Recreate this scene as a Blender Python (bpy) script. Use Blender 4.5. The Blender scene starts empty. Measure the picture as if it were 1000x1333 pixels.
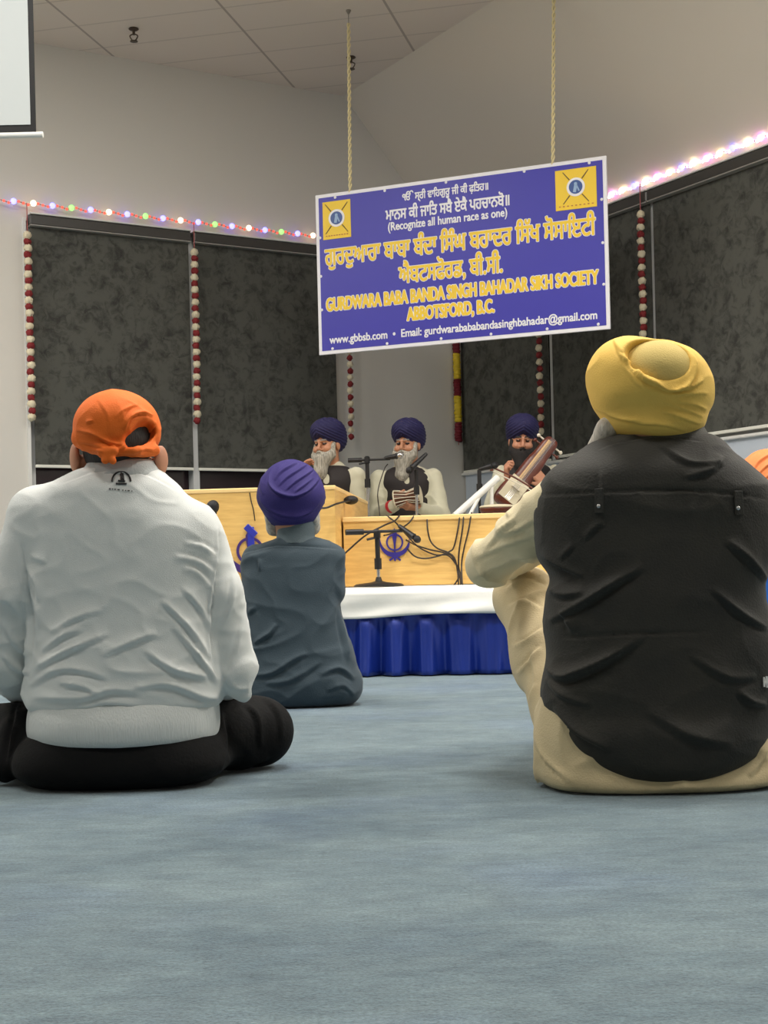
import bpy, math, random
import numpy as np
from mathutils import Matrix, Vector
random.seed(7)
SC = bpy.context.scene
COL = SC.collection
F = 1850.0; PX0, PY0 = 500.0, 753.0; TH = math.radians(1.4); HC = 0.467
cT, sT = math.cos(TH), math.sin(TH)

# ------------------------------------------------------------------ frame helpers
def W(px, py, Y):
    """point of the place at depth Y that the photo shows at (px, py)"""
    u = px - PX0; v = PY0 - py
    return Vector(((u*cT + v*sT)*Y/F, Y, HC + (-u*sT + v*cT)*Y/F))
def proj(P):
    x = P[:, 0]/P[:, 1]*F; z = (P[:, 2]-HC)/P[:, 1]*F
    return PX0 + x*cT - z*sT, PY0 - (x*sT + z*cT)
def lin(c):
    return tuple((v/255/12.92 if v/255 <= 0.04045 else ((v/255+0.055)/1.055)**2.4) for v in c)

# ------------------------------------------------------------------ materials
MATS = {}
def mat(name, rgb, rough=0.8, bump=0.0, bscale=60, stretch=(1, 1, 1), var=0.0, vscale=4, sheen=0.0, metal=0.0,
        emit=0.0, spec=None, rgb2=None, detail=4, weave=False):
    if name in MATS: return MATS[name]
    m = bpy.data.materials.new(name); m.use_nodes = True
    nt = m.node_tree; b = nt.nodes['Principled BSDF']
    c = lin(rgb)
    b.inputs['Base Color'].default_value = (*c, 1)
    b.inputs['Roughness'].default_value = rough
    b.inputs['Metallic'].default_value = metal
    if spec is not None: b.inputs['Specular IOR Level'].default_value = spec
    if sheen: b.inputs['Sheen Weight'].default_value = sheen
    if emit:
        b.inputs['Emission Color'].default_value = (*c, 1); b.inputs['Emission Strength'].default_value = emit
    if bump or var or rgb2:
        tc = nt.nodes.new('ShaderNodeTexCoord'); mp = nt.nodes.new('ShaderNodeMapping')
        mp.inputs['Scale'].default_value = stretch
        nt.links.new(tc.outputs['Object'], mp.inputs['Vector'])
    if var or rgb2:
        n = nt.nodes.new('ShaderNodeTexNoise'); n.inputs['Scale'].default_value = vscale; n.inputs['Detail'].default_value = detail
        n.inputs['Roughness'].default_value = 0.6
        nt.links.new(mp.outputs['Vector'], n.inputs['Vector'])
        r = nt.nodes.new('ShaderNodeValToRGB')
        c2 = lin(rgb2) if rgb2 else tuple(v*(1-var) for v in c)
        r.color_ramp.elements[0].position = 0.35; r.color_ramp.elements[1].position = 0.65
        r.color_ramp.elements[0].color = (*c2, 1); r.color_ramp.elements[1].color = (*c, 1)
        nt.links.new(n.outputs['Fac'], r.inputs['Fac']); nt.links.new(r.outputs['Color'], b.inputs['Base Color'])
    if bump:
        n2 = nt.nodes.new('ShaderNodeTexNoise'); n2.inputs['Scale'].default_value = bscale; n2.inputs['Detail'].default_value = 3
        nt.links.new(mp.outputs['Vector'], n2.inputs['Vector'])
        bp = nt.nodes.new('ShaderNodeBump'); bp.inputs['Strength'].default_value = bump; bp.inputs['Distance'].default_value = 0.004
        nt.links.new(n2.outputs['Fac'], bp.inputs['Height']); nt.links.new(bp.outputs['Normal'], b.inputs['Normal'])
    MATS[name] = m
    return m

# ------------------------------------------------------------------ object helpers
def link(o, parent=None):
    COL.objects.link(o)
    if parent is not None:
        o.parent = parent
    return o
def mesh_obj(name, verts, faces, m, parent=None, smooth=False):
    me = bpy.data.meshes.new(name); me.from_pydata([tuple(map(float, v)) for v in verts], [], [tuple(map(int, f)) for f in faces]); me.update()
    if isinstance(m, (list, tuple)):
        for q in m: me.materials.append(q)
    elif m is not None: me.materials.append(m)
    if smooth:
        me.polygons.foreach_set('use_smooth', [True]*len(me.polygons))
    o = bpy.data.objects.new(name, me)
    return link(o, parent)
def tag(o, label=None, cat=None, group=None, kind=None):
    if label: o['label'] = label
    if cat: o['category'] = cat
    if group: o['group'] = group
    if kind: o['kind'] = kind
    return o
def empty(name, loc, label, cat, group=None):
    o = bpy.data.objects.new(name, None); o.empty_display_size = 0.05; o.location = loc
    COL.objects.link(o); return tag(o, label, cat, group)
def fix(o):
    """child meshes are written in world coordinates: cancel the parent's transform"""
    p = o.parent; M = Matrix.Identity(4)
    chain = []
    while p is not None: chain.append(p); p = p.parent
    for q in reversed(chain): M = M @ q.matrix_basis
    o.matrix_basis = M.inverted()
    return o

class MB:
    """collects simple shapes, links them as one mesh"""
    def __init__(s): s.v = []; s.f = []
    def add(s, v, f):
        n = len(s.v); s.v += [tuple(x) for x in v]; s.f += [tuple(i+n for i in q) for q in f]; return s
    def box(s, c, size, R=None, bev=0.0):
        hx, hy, hz = [q/2 for q in size]
        if bev <= 0:
            v = [(x, y, z) for x in (-hx, hx) for y in (-hy, hy) for z in (-hz, hz)]
            f = [(0, 1, 3, 2), (4, 6, 7, 5), (0, 4, 5, 1), (2, 3, 7, 6), (0, 2, 6, 4), (1, 5, 7, 3)]
        else:
            b = min(bev, hx*.9, hy*.9, hz*.9); v = []; f = []
            idx = {}
            for sx in (-1, 1):
                for sy in (-1, 1):
                    for sz in (-1, 1):
                        for a in range(3):
                            p = [sx*(hx-b), sy*(hy-b), sz*(hz-b)]; p[a] = (sx, sy, sz)[a]*(hx, hy, hz)[a]
                            idx[(sx, sy, sz, a)] = len(v); v.append(tuple(p))
            for a in range(3):
                o1, o2 = [q for q in range(3) if q != a]
                for sg in (-1, 1):
                    q = []
                    for (s1, s2) in ((-1, -1), (1, -1), (1, 1), (-1, 1)):
                        k = [0, 0, 0]; k[a] = sg; k[o1] = s1; k[o2] = s2; q.append(idx[(*k, a)])
                    f.append(tuple(q))
            for a in range(3):
                o1, o2 = [q for q in range(3) if q != a]
                for s1 in (-1, 1):
                    for s2 in (-1, 1):
                        k1 = [0, 0, 0]; k1[a] = -1; k1[o1] = s1; k1[o2] = s2
                        k2 = list(k1); k2[a] = 1
                        f.append((idx[(*k1, o1)], idx[(*k2, o1)], idx[(*k2, o2)], idx[(*k1, o2)]))
            for sx in (-1, 1):
                for sy in (-1, 1):
                    for sz in (-1, 1):
                        f.append((idx[(sx, sy, sz, 0)], idx[(sx, sy, sz, 1)], idx[(sx, sy, sz, 2)]))
        c = Vector(c)
        v = [((R @ Vector(p)) if R is not None else Vector(p)) + c for p in v]
        return s.add(v, f)
    def tube(s, pts, r, n=10, cap=True):
        pts = [Vector(p) for p in pts]; rr = r if isinstance(r, (list, tuple)) else [r]*len(pts)
        base = len(s.v); up = Vector((0, 0, 1)); prev = None
        for i, p in enumerate(pts):
            t = (pts[min(i+1, len(pts)-1)] - pts[max(i-1, 0)]).normalized()
            if prev is None:
                a = up if abs(t.dot(up)) < 0.95 else Vector((1, 0, 0)); e1 = t.cross(a).normalized()
            else:
                e1 = (prev - t*prev.dot(t)).normalized()
            prev = e1; e2 = t.cross(e1)
            for k in range(n):
                an = 2*math.pi*k/n; s.v.append(tuple(p + (e1*math.cos(an)+e2*math.sin(an))*rr[i]))
        for i in range(len(pts)-1):
            for k in range(n):
                a = base+i*n+k; b = base+i*n+(k+1) % n
                s.f.append((a, b, b+n, a+n))
        if cap:
            s.f.append(tuple(base+k for k in range(n))[::-1]); s.f.append(tuple(base+(len(pts)-1)*n+k for k in range(n)))
        return s
    def lathe(s, c, prof, n=24, R=None):
        base = len(s.v); c = Vector(c)
        for (r, z) in prof:
            for k in range(n):
                a = 2*math.pi*k/n; p = Vector((r*math.cos(a), r*math.sin(a), z))
                s.v.append(tuple((R @ p if R is not None else p) + c))
        for i in range(len(prof)-1):
            for k in range(n):
                a = base+i*n+k; b = base+i*n+(k+1) % n; s.f.append((a, b, b+n, a+n))
        s.f.append(tuple(base+k for k in range(n))[::-1]); s.f.append(tuple(base+(len(prof)-1)*n+k for k in range(n)))
        return s
    def ball(s, c, r, n=12, m=8, squash=(1, 1, 1), R=None):
        prof = [(math.sin(math.pi*i/m)*r + 1e-5, -math.cos(math.pi*i/m)*r) for i in range(m+1)]
        base = len(s.v); s.lathe((0, 0, 0), prof, n)
        for i in range(base, len(s.v)):
            v = Vector((s.v[i][0]*squash[0], s.v[i][1]*squash[1], s.v[i][2]*squash[2]))
            s.v[i] = tuple((R @ v if R is not None else v) + Vector(c))
        return s
    def build(s, name, m, parent=None, smooth=True, world=True):
        o = mesh_obj(name, s.v, s.f, m, parent, smooth)
        if smooth:
            me = o.data
            try: me.set_sharp_from_angle(angle=math.radians(40))
            except Exception: pass
        if world and parent is not None: fix(o)
        return o
def bez(p0, p1, p2, p3, n=14):
    P = [Vector(q) for q in (p0, p1, p2, p3)]; out = []
    for i in range(n+1):
        t = i/n; out.append(P[0]*(1-t)**3+P[1]*3*t*(1-t)**2+P[2]*3*t*t*(1-t)+P[3]*t**3)
    return out
def spline(pts, n=6):
    P = [Vector(p) for p in pts]; out = []
    for i in range(len(P)-1):
        a = P[max(i-1, 0)]; b = P[i]; c = P[i+1]; d = P[min(i+2, len(P)-1)]
        for k in range(n):
            t = k/n
            out.append(0.5*((2*b)+(c-a)*t+(2*a-5*b+4*c-d)*t*t+(3*b-a-3*c+d)*t**3))
    out.append(P[-1]); return out

# ------------------------------------------------------------------ blended solids (distance field -> mesh)
class Field:
    def __init__(s, lo, hi, h):
        s.lo = np.array(lo, dtype=np.float64); s.h = h
        s.n = np.ceil((np.array(hi)-s.lo)/h).astype(int)+1
        s.f = np.full(s.n, 0.2, dtype=np.float32)
        s.T = None
    def tr(s, p):
        return np.array((s.T @ Vector(p)) if s.T is not None else p, dtype=np.float64)
    def sub(s, lo, hi):
        a = np.clip(np.floor((np.array(lo)-s.lo)/s.h).astype(int), 0, s.n-1); b = np.clip(np.ceil((np.array(hi)-s.lo)/s.h).astype(int)+1, 1, s.n)
        if np.any(b <= a): return None, None, None, None
        sl = tuple(slice(a[i], b[i]) for i in range(3))
        g = [(s.lo[i]+s.h*np.arange(a[i], b[i])).astype(np.float32) for i in range(3)]
        return sl, g[0][:, None, None], g[1][None, :, None], g[2][None, None, :]
    def put(s, sl, d, k, op):
        a = s.f[sl]
        if op == 'add':
            if k <= 0: s.f[sl] = np.minimum(a, d); return
            h = np.clip(0.5+0.5*(a-d)/k, 0, 1); s.f[sl] = a*(1-h)+d*h-k*h*(1-h)
        else:
            d = -d
            if k <= 0: s.f[sl] = np.maximum(a, d); return
            h = np.clip(0.5-0.5*(a-d)/k, 0, 1); s.f[sl] = a*(1-h)+d*h+k*h*(1-h)
    def cap(s, p0, p1, r0, r1=None, k=0.02, op='add'):
        r1 = r0 if r1 is None else r1
        a = s.tr(p0); b = s.tr(p1); M = max(r0, r1)+k+2*s.h+0.02
        sl, x, y, z = s.sub(np.minimum(a, b)-M, np.maximum(a, b)+M)
        if sl is None: return s
        ab = b-a; L2 = float(ab@ab)+1e-9
        t = np.clip(((x-a[0])*ab[0]+(y-a[1])*ab[1]+(z-a[2])*ab[2])/L2, 0, 1)
        d = np.sqrt((x-a[0]-t*ab[0])**2+(y-a[1]-t*ab[1])**2+(z-a[2]-t*ab[2])**2)-(r0+(r1-r0)*t)
        s.put(sl, d, k, op); return s
    def chain(s, pts, rs, k=0.02):
        for i in range(len(pts)-1): s.cap(pts[i], pts[i+1], rs[i], rs[i+1], k)
        return s
    def ell(s, c, r, R=None, k=0.02, op='add', power=2):
        c = s.tr(c); RR = np.eye(3)
        if s.T is not None: RR = np.array(s.T.to_3x3().normalized())
        if R is not None: RR = RR@np.array(R)
        M = max(r)+k+2*s.h+0.02
        sl, x, y, z = s.sub(c-M, c+M)
        if sl is None: return s
        X, Y, Z = x-c[0], y-c[1], z-c[2]
        q = [abs(X*RR[0, i]+Y*RR[1, i]+Z*RR[2, i])/r[i] for i in range(3)]
        if power == 2:
            k0 = np.sqrt(q[0]**2+q[1]**2+q[2]**2); k1 = np.sqrt((q[0]/r[0])**2+(q[1]/r[1])**2+(q[2]/r[2])**2)+1e-6
            d = k0*(k0-1)/k1; d = np.where(k0 < 1e-3, -min(r), d)
        else:
            k0 = (q[0]**power+q[1]**power+q[2]**power)**(1/power); d = (k0-1)*min(r)
        s.put(sl, d.astype(np.float32), k, op); return s
    def loft(s, rows, k=0.02, power=2.2, op='add', round_=0.0):
        """rows: (z, xl, xr, half depth, y centre), any order of z"""
        rows = sorted(rows, key=lambda q: q[0]); A = np.array(rows, dtype=np.float64)
        z0, z1 = A[0, 0], A[-1, 0]
        mg = k+2*s.h+0.02
        lo = (A[:, 1].min()-mg, (A[:, 4]-A[:, 3]).min()-mg, z0-mg); hi = (A[:, 2].max()+mg, (A[:, 4]+A[:, 3]).max()+mg, z1+mg)
        sl, x, y, z = s.sub(lo, hi)
        if sl is None: return s
        zz = np.clip(z.ravel(), z0, z1)
        def smooth_i(col):
            xs = A[:, 0]; ys = A[:, col]; m = np.gradient(ys, xs)
            i = np.clip(np.searchsorted(xs, zz)-1, 0, len(xs)-2); h = xs[i+1]-xs[i]; t = (zz-xs[i])/h
            return ((2*t**3-3*t**2+1)*ys[i]+(t**3-2*t**2+t)*h*m[i]+(-2*t**3+3*t**2)*ys[i+1]+(t**3-t**2)*h*m[i+1]).astype(np.float32)[None, None, :]
        xl, xr, dp, yc = [smooth_i(i) for i in (1, 2, 3, 4)]
        cx = (xl+xr)/2; a = np.maximum((xr-xl)/2, 1e-3); b = np.maximum(dp, 1e-3)
        q = (np.abs((x-cx)/a)**power+np.abs((y-yc)/b)**power)**(1/power)
        gr = np.sqrt(((x-cx)/a**2)**2+((y-yc)/b**2)**2)/np.maximum(q, .05)
        d = (q-1)/np.maximum(gr, 1/np.maximum(a, b)); d = np.minimum(d, np.full_like(d, 1.0))
        dz = np.maximum(z0-z, z-z1)
        if round_ > 0:
            u = np.maximum(d+round_, 0); v = np.maximum(dz+round_, 0)
            d = np.minimum(np.maximum(d+round_, dz+round_), 0)+np.sqrt(u*u+v*v)-round_
        else:
            d = np.maximum(d, dz)
        s.put(sl, d.astype(np.float32), k, op); return s
    def cut(s, p, n, k=0.0):
        p = s.tr(p); n = np.array(Vector(n).normalized()) if s.T is None else np.array((s.T.to_3x3() @ Vector(n)).normalized())
        sl, x, y, z = s.sub(s.lo, s.lo+s.h*s.n)
        d = (x-p[0])*n[0]+(y-p[1])*n[1]+(z-p[2])*n[2]
        s.put(sl, -d.astype(np.float32), k, 'sub'); return s
    def mesh(s):
        f = s.f; f[0], f[-1] = 0.1, 0.1; f[:, 0] = 0.1; f[:, -1] = 0.1; f[:, :, 0] = 0.1; f[:, :, -1] = 0.1
        g = f < 0; n = np.array(f.shape)-1
        cnt = np.zeros(n, dtype=np.int8)
        for dx in (0, 1):
            for dy in (0, 1):
                for dz in (0, 1): cnt += g[dx:n[0]+dx, dy:n[1]+dy, dz:n[2]+dz]
        I = np.argwhere((cnt > 0) & (cnt < 8)); act = np.full(n, -1, dtype=np.int64); act[tuple(I.T)] = np.arange(len(I))
        acc = np.zeros((len(I), 3)); w = np.zeros(len(I))
        for ax in range(3):
            o1, o2 = [q for q in range(3) if q != ax]
            for a in (0, 1):
                for b in (0, 1):
                    off = np.zeros(3, int); off[o1] = a; off[o2] = b; off2 = off.copy(); off2[ax] = 1
                    va = f[tuple((I+off).T)]; vb = f[tuple((I+off2).T)]
                    m = (va < 0) != (vb < 0); t = va/(va-vb+1e-12)
                    P = np.repeat(off[None].astype(float), len(I), 0); P[:, ax] = t
                    acc[m] += P[m]; w[m] += 1
        V = s.lo+s.h*(I+acc/w[:, None]); faces = []
        for ax in range(3):
            o1, o2 = (ax+1) % 3, (ax+2) % 3
            sa = [slice(None)]*3; sb = [slice(None)]*3; sa[ax] = slice(0, -1); sb[ax] = slice(1, None)
            ga = g[tuple(sa)]; gb = g[tuple(sb)]; E = np.argwhere(ga != gb)
            E = E[(E[:, o1] > 0) & (E[:, o2] > 0) & (E[:, o1] < n[o1]) & (E[:, o2] < n[o2])]
            fl = ga[tuple(E.T)]
            c = []
            for (a, b) in ((0, 0), (-1, 0), (-1, -1), (0, -1)):
                q = E.copy(); q[:, o1] += a; q[:, o2] += b; c.append(act[tuple(q.T)])
            Q = np.stack(c, 1); Q[~fl] = Q[~fl][:, ::-1]; faces.append(Q)
        Q = np.concatenate(faces); Q = Q[(Q >= 0).all(1)]
        return V, Q
def np_normals(V, Q):
    n = np.cross(V[Q[:, 2]]-V[Q[:, 0]], V[Q[:, 3]]-V[Q[:, 1]])
    N = np.zeros_like(V)
    for i in range(4): np.add.at(N, Q[:, i], n)
    return N/(np.linalg.norm(N, axis=1, keepdims=True)+1e-12)
def relax(V, Q, it=1, lam=0.5):
    E = np.concatenate([Q[:, [0, 1]], Q[:, [1, 2]], Q[:, [2, 3]], Q[:, [3, 0]]]); E = np.unique(np.sort(E, 1), axis=0)
    deg = np.bincount(E.ravel(), minlength=len(V)).astype(float)[:, None]+1e-9
    for _ in range(it):
        S = np.zeros_like(V); np.add.at(S, E[:, 0], V[E[:, 1]]); np.add.at(S, E[:, 1], V[E[:, 0]])
        V = V+lam*(S/deg-V)
    return V
def noise3(P, scale, seed, octs=3):
    """cheap smooth noise in [-1, 1]"""
    r = np.random.RandomState(seed); out = np.zeros(len(P)); a = 1.0; tot = 0
    for o in range(octs):
        acc = np.zeros(len(P))
        for q in range(5):
            d = r.normal(size=3); d /= np.linalg.norm(d); acc += np.sin(P@d*scale*(1.7**o)*r.uniform(.7, 1.4)+r.uniform(0, 6.28)+1.3*np.sin(P@np.roll(d, 1)*scale*.6*(1.7**o)))
        out += a*acc/5; tot += a; a *= 0.55
    return out/tot
def crease(P, scale, seed, aniso=(1, 1, 1), sharp=3):
    """thin sharp ridges in [0, 1], like creased cloth"""
    n = noise3(P*np.array(aniso), scale, seed, 2); return np.clip(1-np.abs(n)*2.2, 0, 1)**sharp
def stroke_disp(V, N, strokes, yside=-1):
    """raised folds that follow drawn lines: (pts, width px, amplitude m); a crease follows on the lower side"""
    px, py = proj(V); D = np.zeros(len(V)); face = np.clip(-N[:, 1]*2.5, 0, 1) if yside < 0 else 1
    for st in strokes:
        pts, w, amp = st[:3]; P = np.array([[q.x, q.y] for q in spline([Vector((a, b, 0)) for a, b in pts], 5)])
        best = np.full(len(V), 1e9); sg = np.zeros(len(V)); tt = np.zeros(len(V)); L = len(P)-1
        m = (px > P[:, 0].min()-4*w) & (px < P[:, 0].max()+4*w) & (py > P[:, 1].min()-4*w) & (py < P[:, 1].max()+4*w)
        idx = np.where(m)[0]
        if len(idx) == 0: continue
        x = px[idx]; y = py[idx]; b = np.full(len(idx), 1e9); s2 = np.zeros(len(idx)); t2 = np.zeros(len(idx))
        for i in range(L):
            ax, ay = P[i]; bx, by = P[i+1]; dx, dy = bx-ax, by-ay; l2 = dx*dx+dy*dy+1e-9
            t = np.clip(((x-ax)*dx+(y-ay)*dy)/l2, 0, 1); ex, ey = x-ax-t*dx, y-ay-t*dy; d = np.hypot(ex, ey)
            c = d < b; b[c] = d[c]; s2[c] = np.sign(dx*ey-dy*ex)[c]; t2[c] = ((i+t)/L)[c]
        tap = np.sin(np.pi*np.clip(t2, 0, 1))**.8
        sd = b*s2; ws = w*.62; sb = np.sqrt(b*b+.35)-.59
        prof = np.where(sd < 0, np.exp(-sb/(ws*1.9)), np.exp(-sb/(ws*.8)))-0.45*np.exp(-((sd-1.9*ws)/(ws*.9))**2)
        D[idx] += amp*tap*prof
    return 1.5*D*face
def solid(name, fld, m, parent, disp=None, it=1, facemat=None, crop=None):
    V, Q = fld.mesh()
    if len(V) == 0: raise ValueError(name)
    if it: V = relax(V, Q, it)
    if disp is not None:
        N = np_normals(V, Q); V = V+N*disp(V, N)[:, None]
    me = bpy.data.meshes.new(name)
    me.vertices.add(len(V)); me.vertices.foreach_set('co', V.astype(np.float32).ravel())
    me.loops.add(len(Q)*4); me.loops.foreach_set('vertex_index', Q.astype(np.int32).ravel())
    me.polygons.add(len(Q)); me.polygons.foreach_set('loop_start', (np.arange(len(Q))*4).astype(np.int32))
    me.polygons.foreach_set('use_smooth', np.ones(len(Q), dtype=bool))
    for q in (m if isinstance(m, (list, tuple)) else [m]): me.materials.append(q)
    if facemat is not None:
        C = V[Q].mean(1); me.polygons.foreach_set('material_index', facemat(C).astype(np.int32))
    me.update(calc_edges=True); me.validate()
    o = bpy.data.objects.new(name, me); link(o, parent); fix(o)
    return o
# ------------------------------------------------------------------ camera
cam = bpy.data.cameras.new('camera'); co = bpy.data.objects.new('camera', cam); COL.objects.link(co); SC.camera = co
cam.sensor_fit = 'HORIZONTAL'; cam.sensor_width = 36; cam.lens = F/1000*36; cam.shift_y = (PY0-666.5)/1000
cam.clip_start = 0.05; cam.clip_end = 100
co.matrix_world = Matrix(((cT, sT, 0, 0), (0, 0, -1, 0), (-sT, cT, 0, HC), (0, 0, 0, 1)))
SC.view_settings.view_transform = 'Standard'; SC.view_settings.look = 'None'; SC.view_settings.gamma = 1
SC.view_settings.use_curve_mapping = False; SC.view_settings.exposure = 0.0
try: SC.cycles.max_bounces = 6; SC.cycles.diffuse_bounces = 4
except Exception: pass
w = bpy.data.worlds.new('world'); SC.world = w; w.use_nodes = True
w.node_tree.nodes['Background'].inputs[0].default_value = (0.9, 0.95, 1, 1); w.node_tree.nodes['Background'].inputs[1].default_value = 0.3

# ------------------------------------------------------------------ room shell
ZC = 4.75
K = Vector((0.78, 13.2, 0)); dL = Vector((-0.862, -0.506, 0)).normalized(); dR = Vector((0.506, -0.862, 0)).normalized(); UP = Vector((0, 0, 1))
def wl(side, t, z, off=0.0):
    return K + (dL if side == 'L' else dR)*t + (dR if side == 'L' else dL)*off + UP*z
def wR(side):
    d = dL if side == 'L' else dR; n = dR if side == 'L' else dL
    return Matrix((d, n, UP)).transposed()
def onwall(px, py, side):
    u = px-PX0; v = PY0-py; x = (u*cT+v*sT)/F; q = (-u*sT+v*cT)/F; d = dL if side == 'L' else dR
    t = (x*K.y-K.x)/(d.x-x*d.y); return t, HC+q*(K.y+d.y*t)
def wbox(mb, side, t0, t1, z0, z1, o0, o1, bev=0.0):
    return mb.box(wl(side, (t0+t1)/2, (z0+z1)/2, (o0+o1)/2), (abs(t1-t0), abs(o1-o0), abs(z1-z0)), wR(side), bev)
m_wall = mat('wall_paint', (216, 213, 206), 0.85, bump=0.12, bscale=220)
m_wallr = mat('bulkhead_paint', (216, 208, 196), 0.85, bump=0.12, bscale=220)
m_blue_light = mat('blue_light_tint', (196, 206, 218), 0.7)  # bluish light, likely from a screen, put into the colour
m_white = mat('white_trim', (226, 226, 222), 0.5)

def struct(o, label=None): o['kind'] = 'structure'; return o
# carpet
m = bpy.data.materials.new('carpet'); m.use_nodes = True; nt = m.node_tree; b = nt.nodes['Principled BSDF']
b.inputs['Roughness'].default_value = 0.95; b.inputs['Specular IOR Level'].default_value = 0.1; b.inputs['Sheen Weight'].default_value = 0.25
tc = nt.nodes.new('ShaderNodeTexCoord')
def nz(scale, detail=4, rough=0.6, st=(1, 1, 1)):
    mp = nt.nodes.new('ShaderNodeMapping'); mp.inputs['Scale'].default_value = st; nt.links.new(tc.outputs['Object'], mp.inputs['Vector'])
    n = nt.nodes.new('ShaderNodeTexNoise'); n.inputs['Scale'].default_value = scale; n.inputs['Detail'].default_value = detail; n.inputs['Roughness'].default_value = rough
    nt.links.new(mp.outputs['Vector'], n.inputs['Vector']); return n
n1 = nz(2.6, 8, 0.75, (0.7, 1.2, 1)); n2 = nz(170, 3, 0.7); n3 = nz(14, 4, .65, (.7, 1.5, 1))
r1 = nt.nodes.new('ShaderNodeValToRGB'); r1.color_ramp.elements[0].position = .36; r1.color_ramp.elements[1].position = .66
r1.color_ramp.elements[0].color = (*lin((92, 112, 122)), 1); r1.color_ramp.elements[1].color = (*lin((122, 141, 146)), 1)
nt.links.new(n1.outputs['Fac'], r1.inputs['Fac'])
def mixmul(a, fac_out, lo, hi, pos=(.35, .65)):
    rr = nt.nodes.new('ShaderNodeValToRGB'); rr.color_ramp.elements[0].position, rr.color_ramp.elements[1].position = pos
    rr.color_ramp.elements[0].color = (lo, lo, lo*1.02, 1); rr.color_ramp.elements[1].color = (hi, hi, hi, 1)
    nt.links.new(fac_out, rr.inputs['Fac'])
    mx = nt.nodes.new('ShaderNodeMix'); mx.data_type = 'RGBA'; mx.blend_type = 'MULTIPLY'; mx.inputs['Factor'].default_value = 1
    nt.links.new(a, mx.inputs[6]); nt.links.new(rr.outputs['Color'], mx.inputs[7]); return mx.outputs[2]
n4 = nz(45, 4, .7, (.45, 1.6, 1)); n5 = nz(1.3, 3, .6)
c = mixmul(r1.outputs['Color'], n3.outputs['Fac'], .86, 1.07); c = mixmul(c, n4.outputs['Fac'], .84, 1.10); c = mixmul(c, n2.outputs['Fac'], .62, 1.22, (.3, .7))
rb = nt.nodes.new('ShaderNodeValToRGB'); rb.color_ramp.elements[0].position = .5; rb.color_ramp.elements[1].position = .75; rb.color_ramp.elements[0].color = (1, 1, 1, 1); rb.color_ramp.elements[1].color = (.88, .92, 1.12, 1)
nt.links.new(n5.outputs['Fac'], rb.inputs['Fac']); mxb = nt.nodes.new('ShaderNodeMix'); mxb.data_type = 'RGBA'; mxb.blend_type = 'MULTIPLY'; mxb.inputs['Factor'].default_value = 1
nt.links.new(c, mxb.inputs[6]); nt.links.new(rb.outputs['Color'], mxb.inputs[7]); c = mxb.outputs[2]
nt.links.new(c, b.inputs['Base Color'])
bp = nt.nodes.new('ShaderNodeBump'); bp.inputs['Strength'].default_value = .55; bp.inputs['Distance'].default_value = .006
nt.links.new(n2.outputs['Fac'], bp.inputs['Height']); nt.links.new(bp.outputs['Normal'], b.inputs['Normal'])
m_carpet = m
struct(mesh_obj('floor', [(-9, -6, 0), (9, -6, 0), (9, 15, 0), (-9, 15, 0), (-9, -6, -.1), (9, -6, -.1), (9, 15, -.1), (-9, 15, -.1)],
    [(0, 1, 2, 3), (7, 6, 5, 4), (0, 4, 5, 1), (1, 5, 6, 2), (2, 6, 7, 3), (3, 7, 4, 0)], m_carpet))
# ceiling with lay-in tiles, grid turned like the room
m = bpy.data.materials.new('ceiling_tile'); m.use_nodes = True; nt = m.node_tree; b = nt.nodes['Principled BSDF']; b.inputs['Roughness'].default_value = .9
tc = nt.nodes.new('ShaderNodeTexCoord'); ag = math.radians(13.5)
def dotn(vec, off, per):
    d = nt.nodes.new('ShaderNodeVectorMath'); d.operation = 'DOT_PRODUCT'; d.inputs[1].default_value = vec; nt.links.new(tc.outputs['Object'], d.inputs[0])
    a = nt.nodes.new('ShaderNodeMath'); a.operation = 'SUBTRACT'; a.inputs[1].default_value = off; nt.links.new(d.outputs['Value'], a.inputs[0])
    q = nt.nodes.new('ShaderNodeMath'); q.operation = 'PINGPONG'; q.inputs[1].default_value = per/2; nt.links.new(a.outputs[0], q.inputs[0])
    l = nt.nodes.new('ShaderNodeMath'); l.operation = 'LESS_THAN'; l.inputs[1].default_value = .010; nt.links.new(q.outputs[0], l.inputs[0]); return l
l1 = dotn((math.cos(ag), -math.sin(ag), 0), -4.72, 1.18); l2 = dotn((math.sin(ag), math.cos(ag), 0), 10.05, .465)
l2h = nt.nodes.new('ShaderNodeMath'); l2h.operation = 'MULTIPLY'; l2h.inputs[1].default_value = .4; nt.links.new(l2.outputs[0], l2h.inputs[0])
mxx = nt.nodes.new('ShaderNodeMath'); mxx.operation = 'MAXIMUM'; nt.links.new(l1.outputs[0], mxx.inputs[0]); nt.links.new(l2h.outputs[0], mxx.inputs[1])
mx = nt.nodes.new('ShaderNodeMix'); mx.data_type = 'RGBA'; mx.inputs[6].default_value = (*lin((222, 212, 200)), 1); mx.inputs[7].default_value = (*lin((176, 166, 156)), 1)
nt.links.new(mxx.outputs[0], mx.inputs[0]); nt.links.new(mx.outputs[2], b.inputs['Base Color'])
n = nt.nodes.new('ShaderNodeTexNoise'); n.inputs['Scale'].default_value = 90; nt.links.new(tc.outputs['Object'], n.inputs['Vector'])
bp = nt.nodes.new('ShaderNodeBump'); bp.inputs['Strength'].default_value = .2; bp.inputs['Distance'].default_value = .003
nt.links.new(n.outputs['Fac'], bp.inputs['Height']); nt.links.new(bp.outputs['Normal'], b.inputs['Normal'])
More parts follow.
